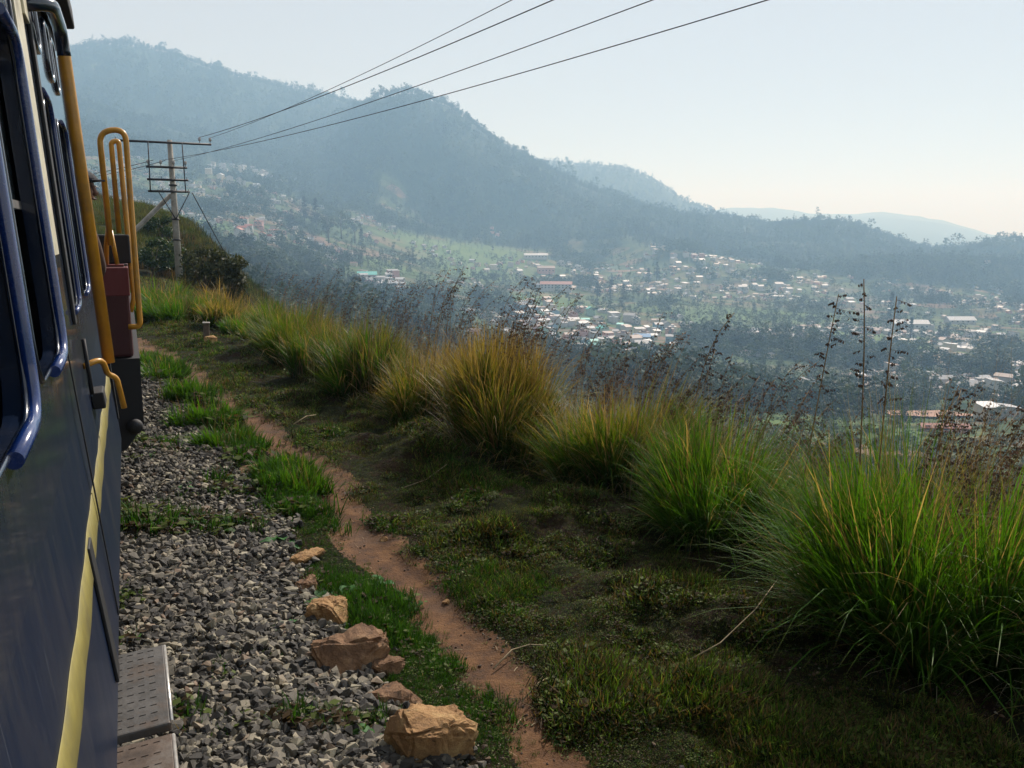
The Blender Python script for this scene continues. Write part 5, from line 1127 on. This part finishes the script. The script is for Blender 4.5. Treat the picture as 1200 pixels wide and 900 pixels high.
b = BM(); b.tube([(-.03, -.1, wz(-1.36)), (-.03, -.085, wz(-1.36)), (-.03, -.06, wz(-1.36)), (-.03, 0, wz(-1.36))], [.015, .045, .055, .04], 16); b.done('buffer', M['black'], wg)
BM().tube(arc_pts([(-.09, .02, wz(-.1)), (-.105, 0, wz(.65)), (.055, -.02, wz(.67)), (.055, -.03, wz(-.66)), (-.02, -.02, wz(-.66))], .12, 8), .019, 12).done('loop_handrail', M['railyellow'], wg)
BM().tube([(-.09, .02, wz(.05)), (-.12, .1, wz(-.1)), (-.13, .15, wz(-.24))], .017, 10).done('rail_stay', M['railyellow'], wg)
BM().tube([(-.085, .02, wz(.0)), (-.06, .04, wz(-.23))], .015, 10).done('rail_stay', M['railyellow'], wg)
BM().tube(arc_pts([(-.035, .5, wz(-.02)), (-.04, .5, wz(.63)), (.01, .5, wz(.64)), (.03, .5, wz(-.5)), (.0, .5, wz(-.6))], .03, 8), .018, 12).done('inner_handrail', M['railyellow'], wg)
for s_ in (1.4, 3.4):
    for x_ in (-1.75, -.35):
        b = BM(); b.tube([(x_ - .06, s_, .38), (x_ + .06, s_, .38)], .38, 24); b.done('wheel', M['iron'], wg)

# ------------------------------------------------------------------ rails and sleepers under the train
def rails():
    for off in (-.55, -1.65):
        o = BM(); p0 = side * off - fwd * 7; p1 = side * off + fwd * 14
        z0 = .08
        b = BM(); b.tube([(p0.x, p0.y, z0), (p1.x, p1.y, z0)], .05, 4); q = b.done('rail', M['iron']); tag(q, ('outer' if off > -1 else 'inner') + ' steel rail under the train', 'rail', kind='structure')
rails()

# ------------------------------------------------------------------ person leaning out between the two vehicles
def person():
    root = empty('person', Vector((0, 0, 0)) + fwd * 6.35 - side * .42 + Vector((0, 0, .92))); root.rotation_euler = (0, 0, HEAD)
    tag(root, 'person in a dark cap and brown clothes leaning out beyond the ochre handrail', 'person')
    def skin_obj(name, verts, edges, radii, mat, sub=2, rootv=0):
        me = bpy.data.meshes.new(name); me.from_pydata(verts, edges, [])
        o = link(name, me, root); m = o.modifiers.new('skin', 'SKIN')
        for i, r_ in enumerate(radii): me.skin_vertices[0].data[i].radius = r_ if hasattr(r_, '__len__') else (r_, r_)
        me.skin_vertices[0].data[rootv].use_root = True
        m.use_smooth_shade = True; s = o.modifiers.new('sub', 'SUBSURF'); s.levels = sub; s.render_levels = sub; me.materials.append(mat)
        return o
    # body, one continuous surface: pelvis, spine, neck, head, arms, legs (facing forward along the train, looking out)
    v = [(0, 0, .92), (.0, 0, 1.05), (.02, 0, 1.2), (.05, 0, 1.36), (.10, 0, 1.45), (.14, .0, 1.52), (.17, .01, 1.59), (.185, .02, 1.66), (.185, .02, 1.72),
         (-.09, 0, .86), (-.1, .02, .48), (-.1, -.02, .09), (-.1, .12, .04), (.09, 0, .86), (.1, .03, .48), (.1, -.01, .09), (.1, .13, .04),
         (-.13, 0, 1.38), (-.2, .02, 1.12), (-.16, .2, .98), (-.15, .27, .95), (.2, 0, 1.36), (.24, .08, 1.12), (.2, .3, 1.06), (.19, .37, 1.05)]
    e = [(0, 1), (1, 2), (2, 3), (3, 4), (4, 5), (5, 6), (6, 7), (7, 8), (0, 9), (9, 10), (10, 11), (11, 12), (0, 13), (13, 14), (14, 15), (15, 16), (3, 17), (17, 18), (18, 19), (19, 20), (3, 21), (21, 22), (22, 23), (23, 24)]
    rd = [(.15, .11), (.14, .10), (.15, .105), (.15, .10), .06, .052, (.078, .09), (.08, .098), (.06, .075), .085, .06, .045, .04, .085, .06, .045, .04, .06, .045, .035, .03, .06, .045, .035, .03]
    skin_obj('body', v, e, rd, M['skin'])
    v2 = [(0, 0, .96), (.0, 0, 1.08), (.02, 0, 1.22), (.05, 0, 1.37), (.08, 0, 1.44), (-.13, 0, 1.385), (-.205, .02, 1.12), (-.17, .17, 1.0), (.2, 0, 1.365), (.245, .08, 1.12), (.21, .26, 1.07)]
    e2 = [(0, 1), (1, 2), (2, 3), (3, 4), (3, 5), (5, 6), (6, 7), (3, 8), (8, 9), (9, 10)]
    skin_obj('shirt', v2, e2, [(.165, .125), (.155, .115), (.165, .12), (.165, .115), .068, .072, .056, .046, .072, .056, .046], M['shirt'])
    v3 = [(0, 0, .95), (0, 0, .88), (-.09, 0, .82), (-.1, .02, .48), (-.1, -.01, .12), (.09, 0, .82), (.1, .03, .48), (.1, .0, .12)]
    skin_obj('trousers', v3, [(0, 1), (1, 2), (2, 3), (3, 4), (1, 5), (5, 6), (6, 7)], [(.165, .125), (.15, .12), .1, .075, .06, .1, .075, .06], M['trousers'])
    # fingers of both hands
    for cx, cy, cz, sx in ((-.15, .29, .95, -1), (.19, .39, 1.05, 1)):
        for k in range(5):
            if k < 4: P = [(cx + (k - 1.5) * .018, cy, cz), (cx + (k - 1.5) * .02, cy + .04, cz - .008), (cx + (k - 1.5) * .019, cy + .065 - abs(k - 1.5) * .004, cz - .03)]
            else: P = [(cx - sx * .03, cy - .03, cz), (cx - sx * .052, cy - .0, cz - .012), (cx - sx * .05, cy + .025, cz - .026)]
            BM().tube(P, [.0095, .0085, .006], 8).done('finger', M['skin'], root, True)
    hx, hy, hz = .185, .02, 1.64
    def ell(name, c, s, mat, seg=16):
        b = bmesh.new(); bmesh.ops.create_uvsphere(b, u_segments=seg, v_segments=seg // 2 + 2, radius=1)
        for q in b.verts: q.co = Vector((q.co.x * s[0] + c[0], q.co.y * s[1] + c[1], q.co.z * s[2] + c[2]))
        me = bpy.data.meshes.new(name); b.to_mesh(me); b.free(); me.materials.append(mat)
        for p in me.polygons: p.use_smooth = True
        return link(name, me, root)
    # the face is turned out and back toward the carriage: looks along (+x, -y)
    dv = Vector((.75, -.66, 0)); rt = Vector((.66, .75, 0))
    def f(a, d, z): q = Vector((hx, hy, hz)) + rt * a + dv * d; return (q.x, q.y, hz + z)
    BM().tube([f(0, .085, .03), f(0, .105, .0), f(0, .115, -.02), f(0, .095, -.032)], [.008, .012, .017, .01], 8).done('nose', M['skin'], root, True)
    for s_ in (-1, 1):
        ell('eye', f(.032 * s_, .082, .022), (.012, .012, .008), M['porcelain'], 10); ell('ear', f(.085 * s_, .0, 0), (.015, .018, .032), M['skin'], 10)
    BM().tube([f(-.025, .088, -.058), f(0, .094, -.056), f(.025, .088, -.058)], [.004, .007, .004], 8).done('mouth', M['maroon'], root, True)
    ell('hair', f(0, -.02, .03), (.092, .1, .085), M['rubber'])
    b = bmesh.new(); bmesh.ops.create_uvsphere(b, u_segments=20, v_segments=12, radius=1)
    for q in list(b.verts):
        if q.co.z < -.05: b.verts.remove(q)
    for q in b.verts: q.co = Vector((q.co.x * .105 + hx, q.co.y * .112 + hy, max(q.co.z, 0) * .075 + hz + .055))
    me = bpy.data.meshes.new('cap'); b.to_mesh(me); b.free(); me.materials.append(M['trousers']); link('cap', me, root)
    BM().box(-.06, .06, -.03, .03, -.006, .006, .005, loc=f(0, .115, .06), rot=(0, 0, math.atan2(rt.y, rt.x))).done('cap_peak', M['trousers'], root)
person()

# ------------------------------------------------------------------ haze: one even volume of air round the whole place
def haze():
    b = BM(); b.box(-14500, 14500, -14500, 14500, -420, 600); m = bpy.data.materials.new('valley_haze'); m.use_nodes = True; nt = m.node_tree; nt.nodes.clear()
    out = nt.nodes.new('ShaderNodeOutputMaterial'); pv = nt.nodes.new('ShaderNodeVolumePrincipled')
    pv.inputs['Color'].default_value = (.42, .69, 1.0, 1); pv.inputs['Absorption Color'].default_value = (1, 1, 1, 1); pv.inputs['Density'].default_value = HAZE_DENSITY; pv.inputs['Anisotropy'].default_value = .15
    nt.links.new(pv.outputs[0], out.inputs['Volume']); o = b.done('haze', m); tag(o, 'pale blue haze filling the valley', 'haze', kind='stuff')
haze()
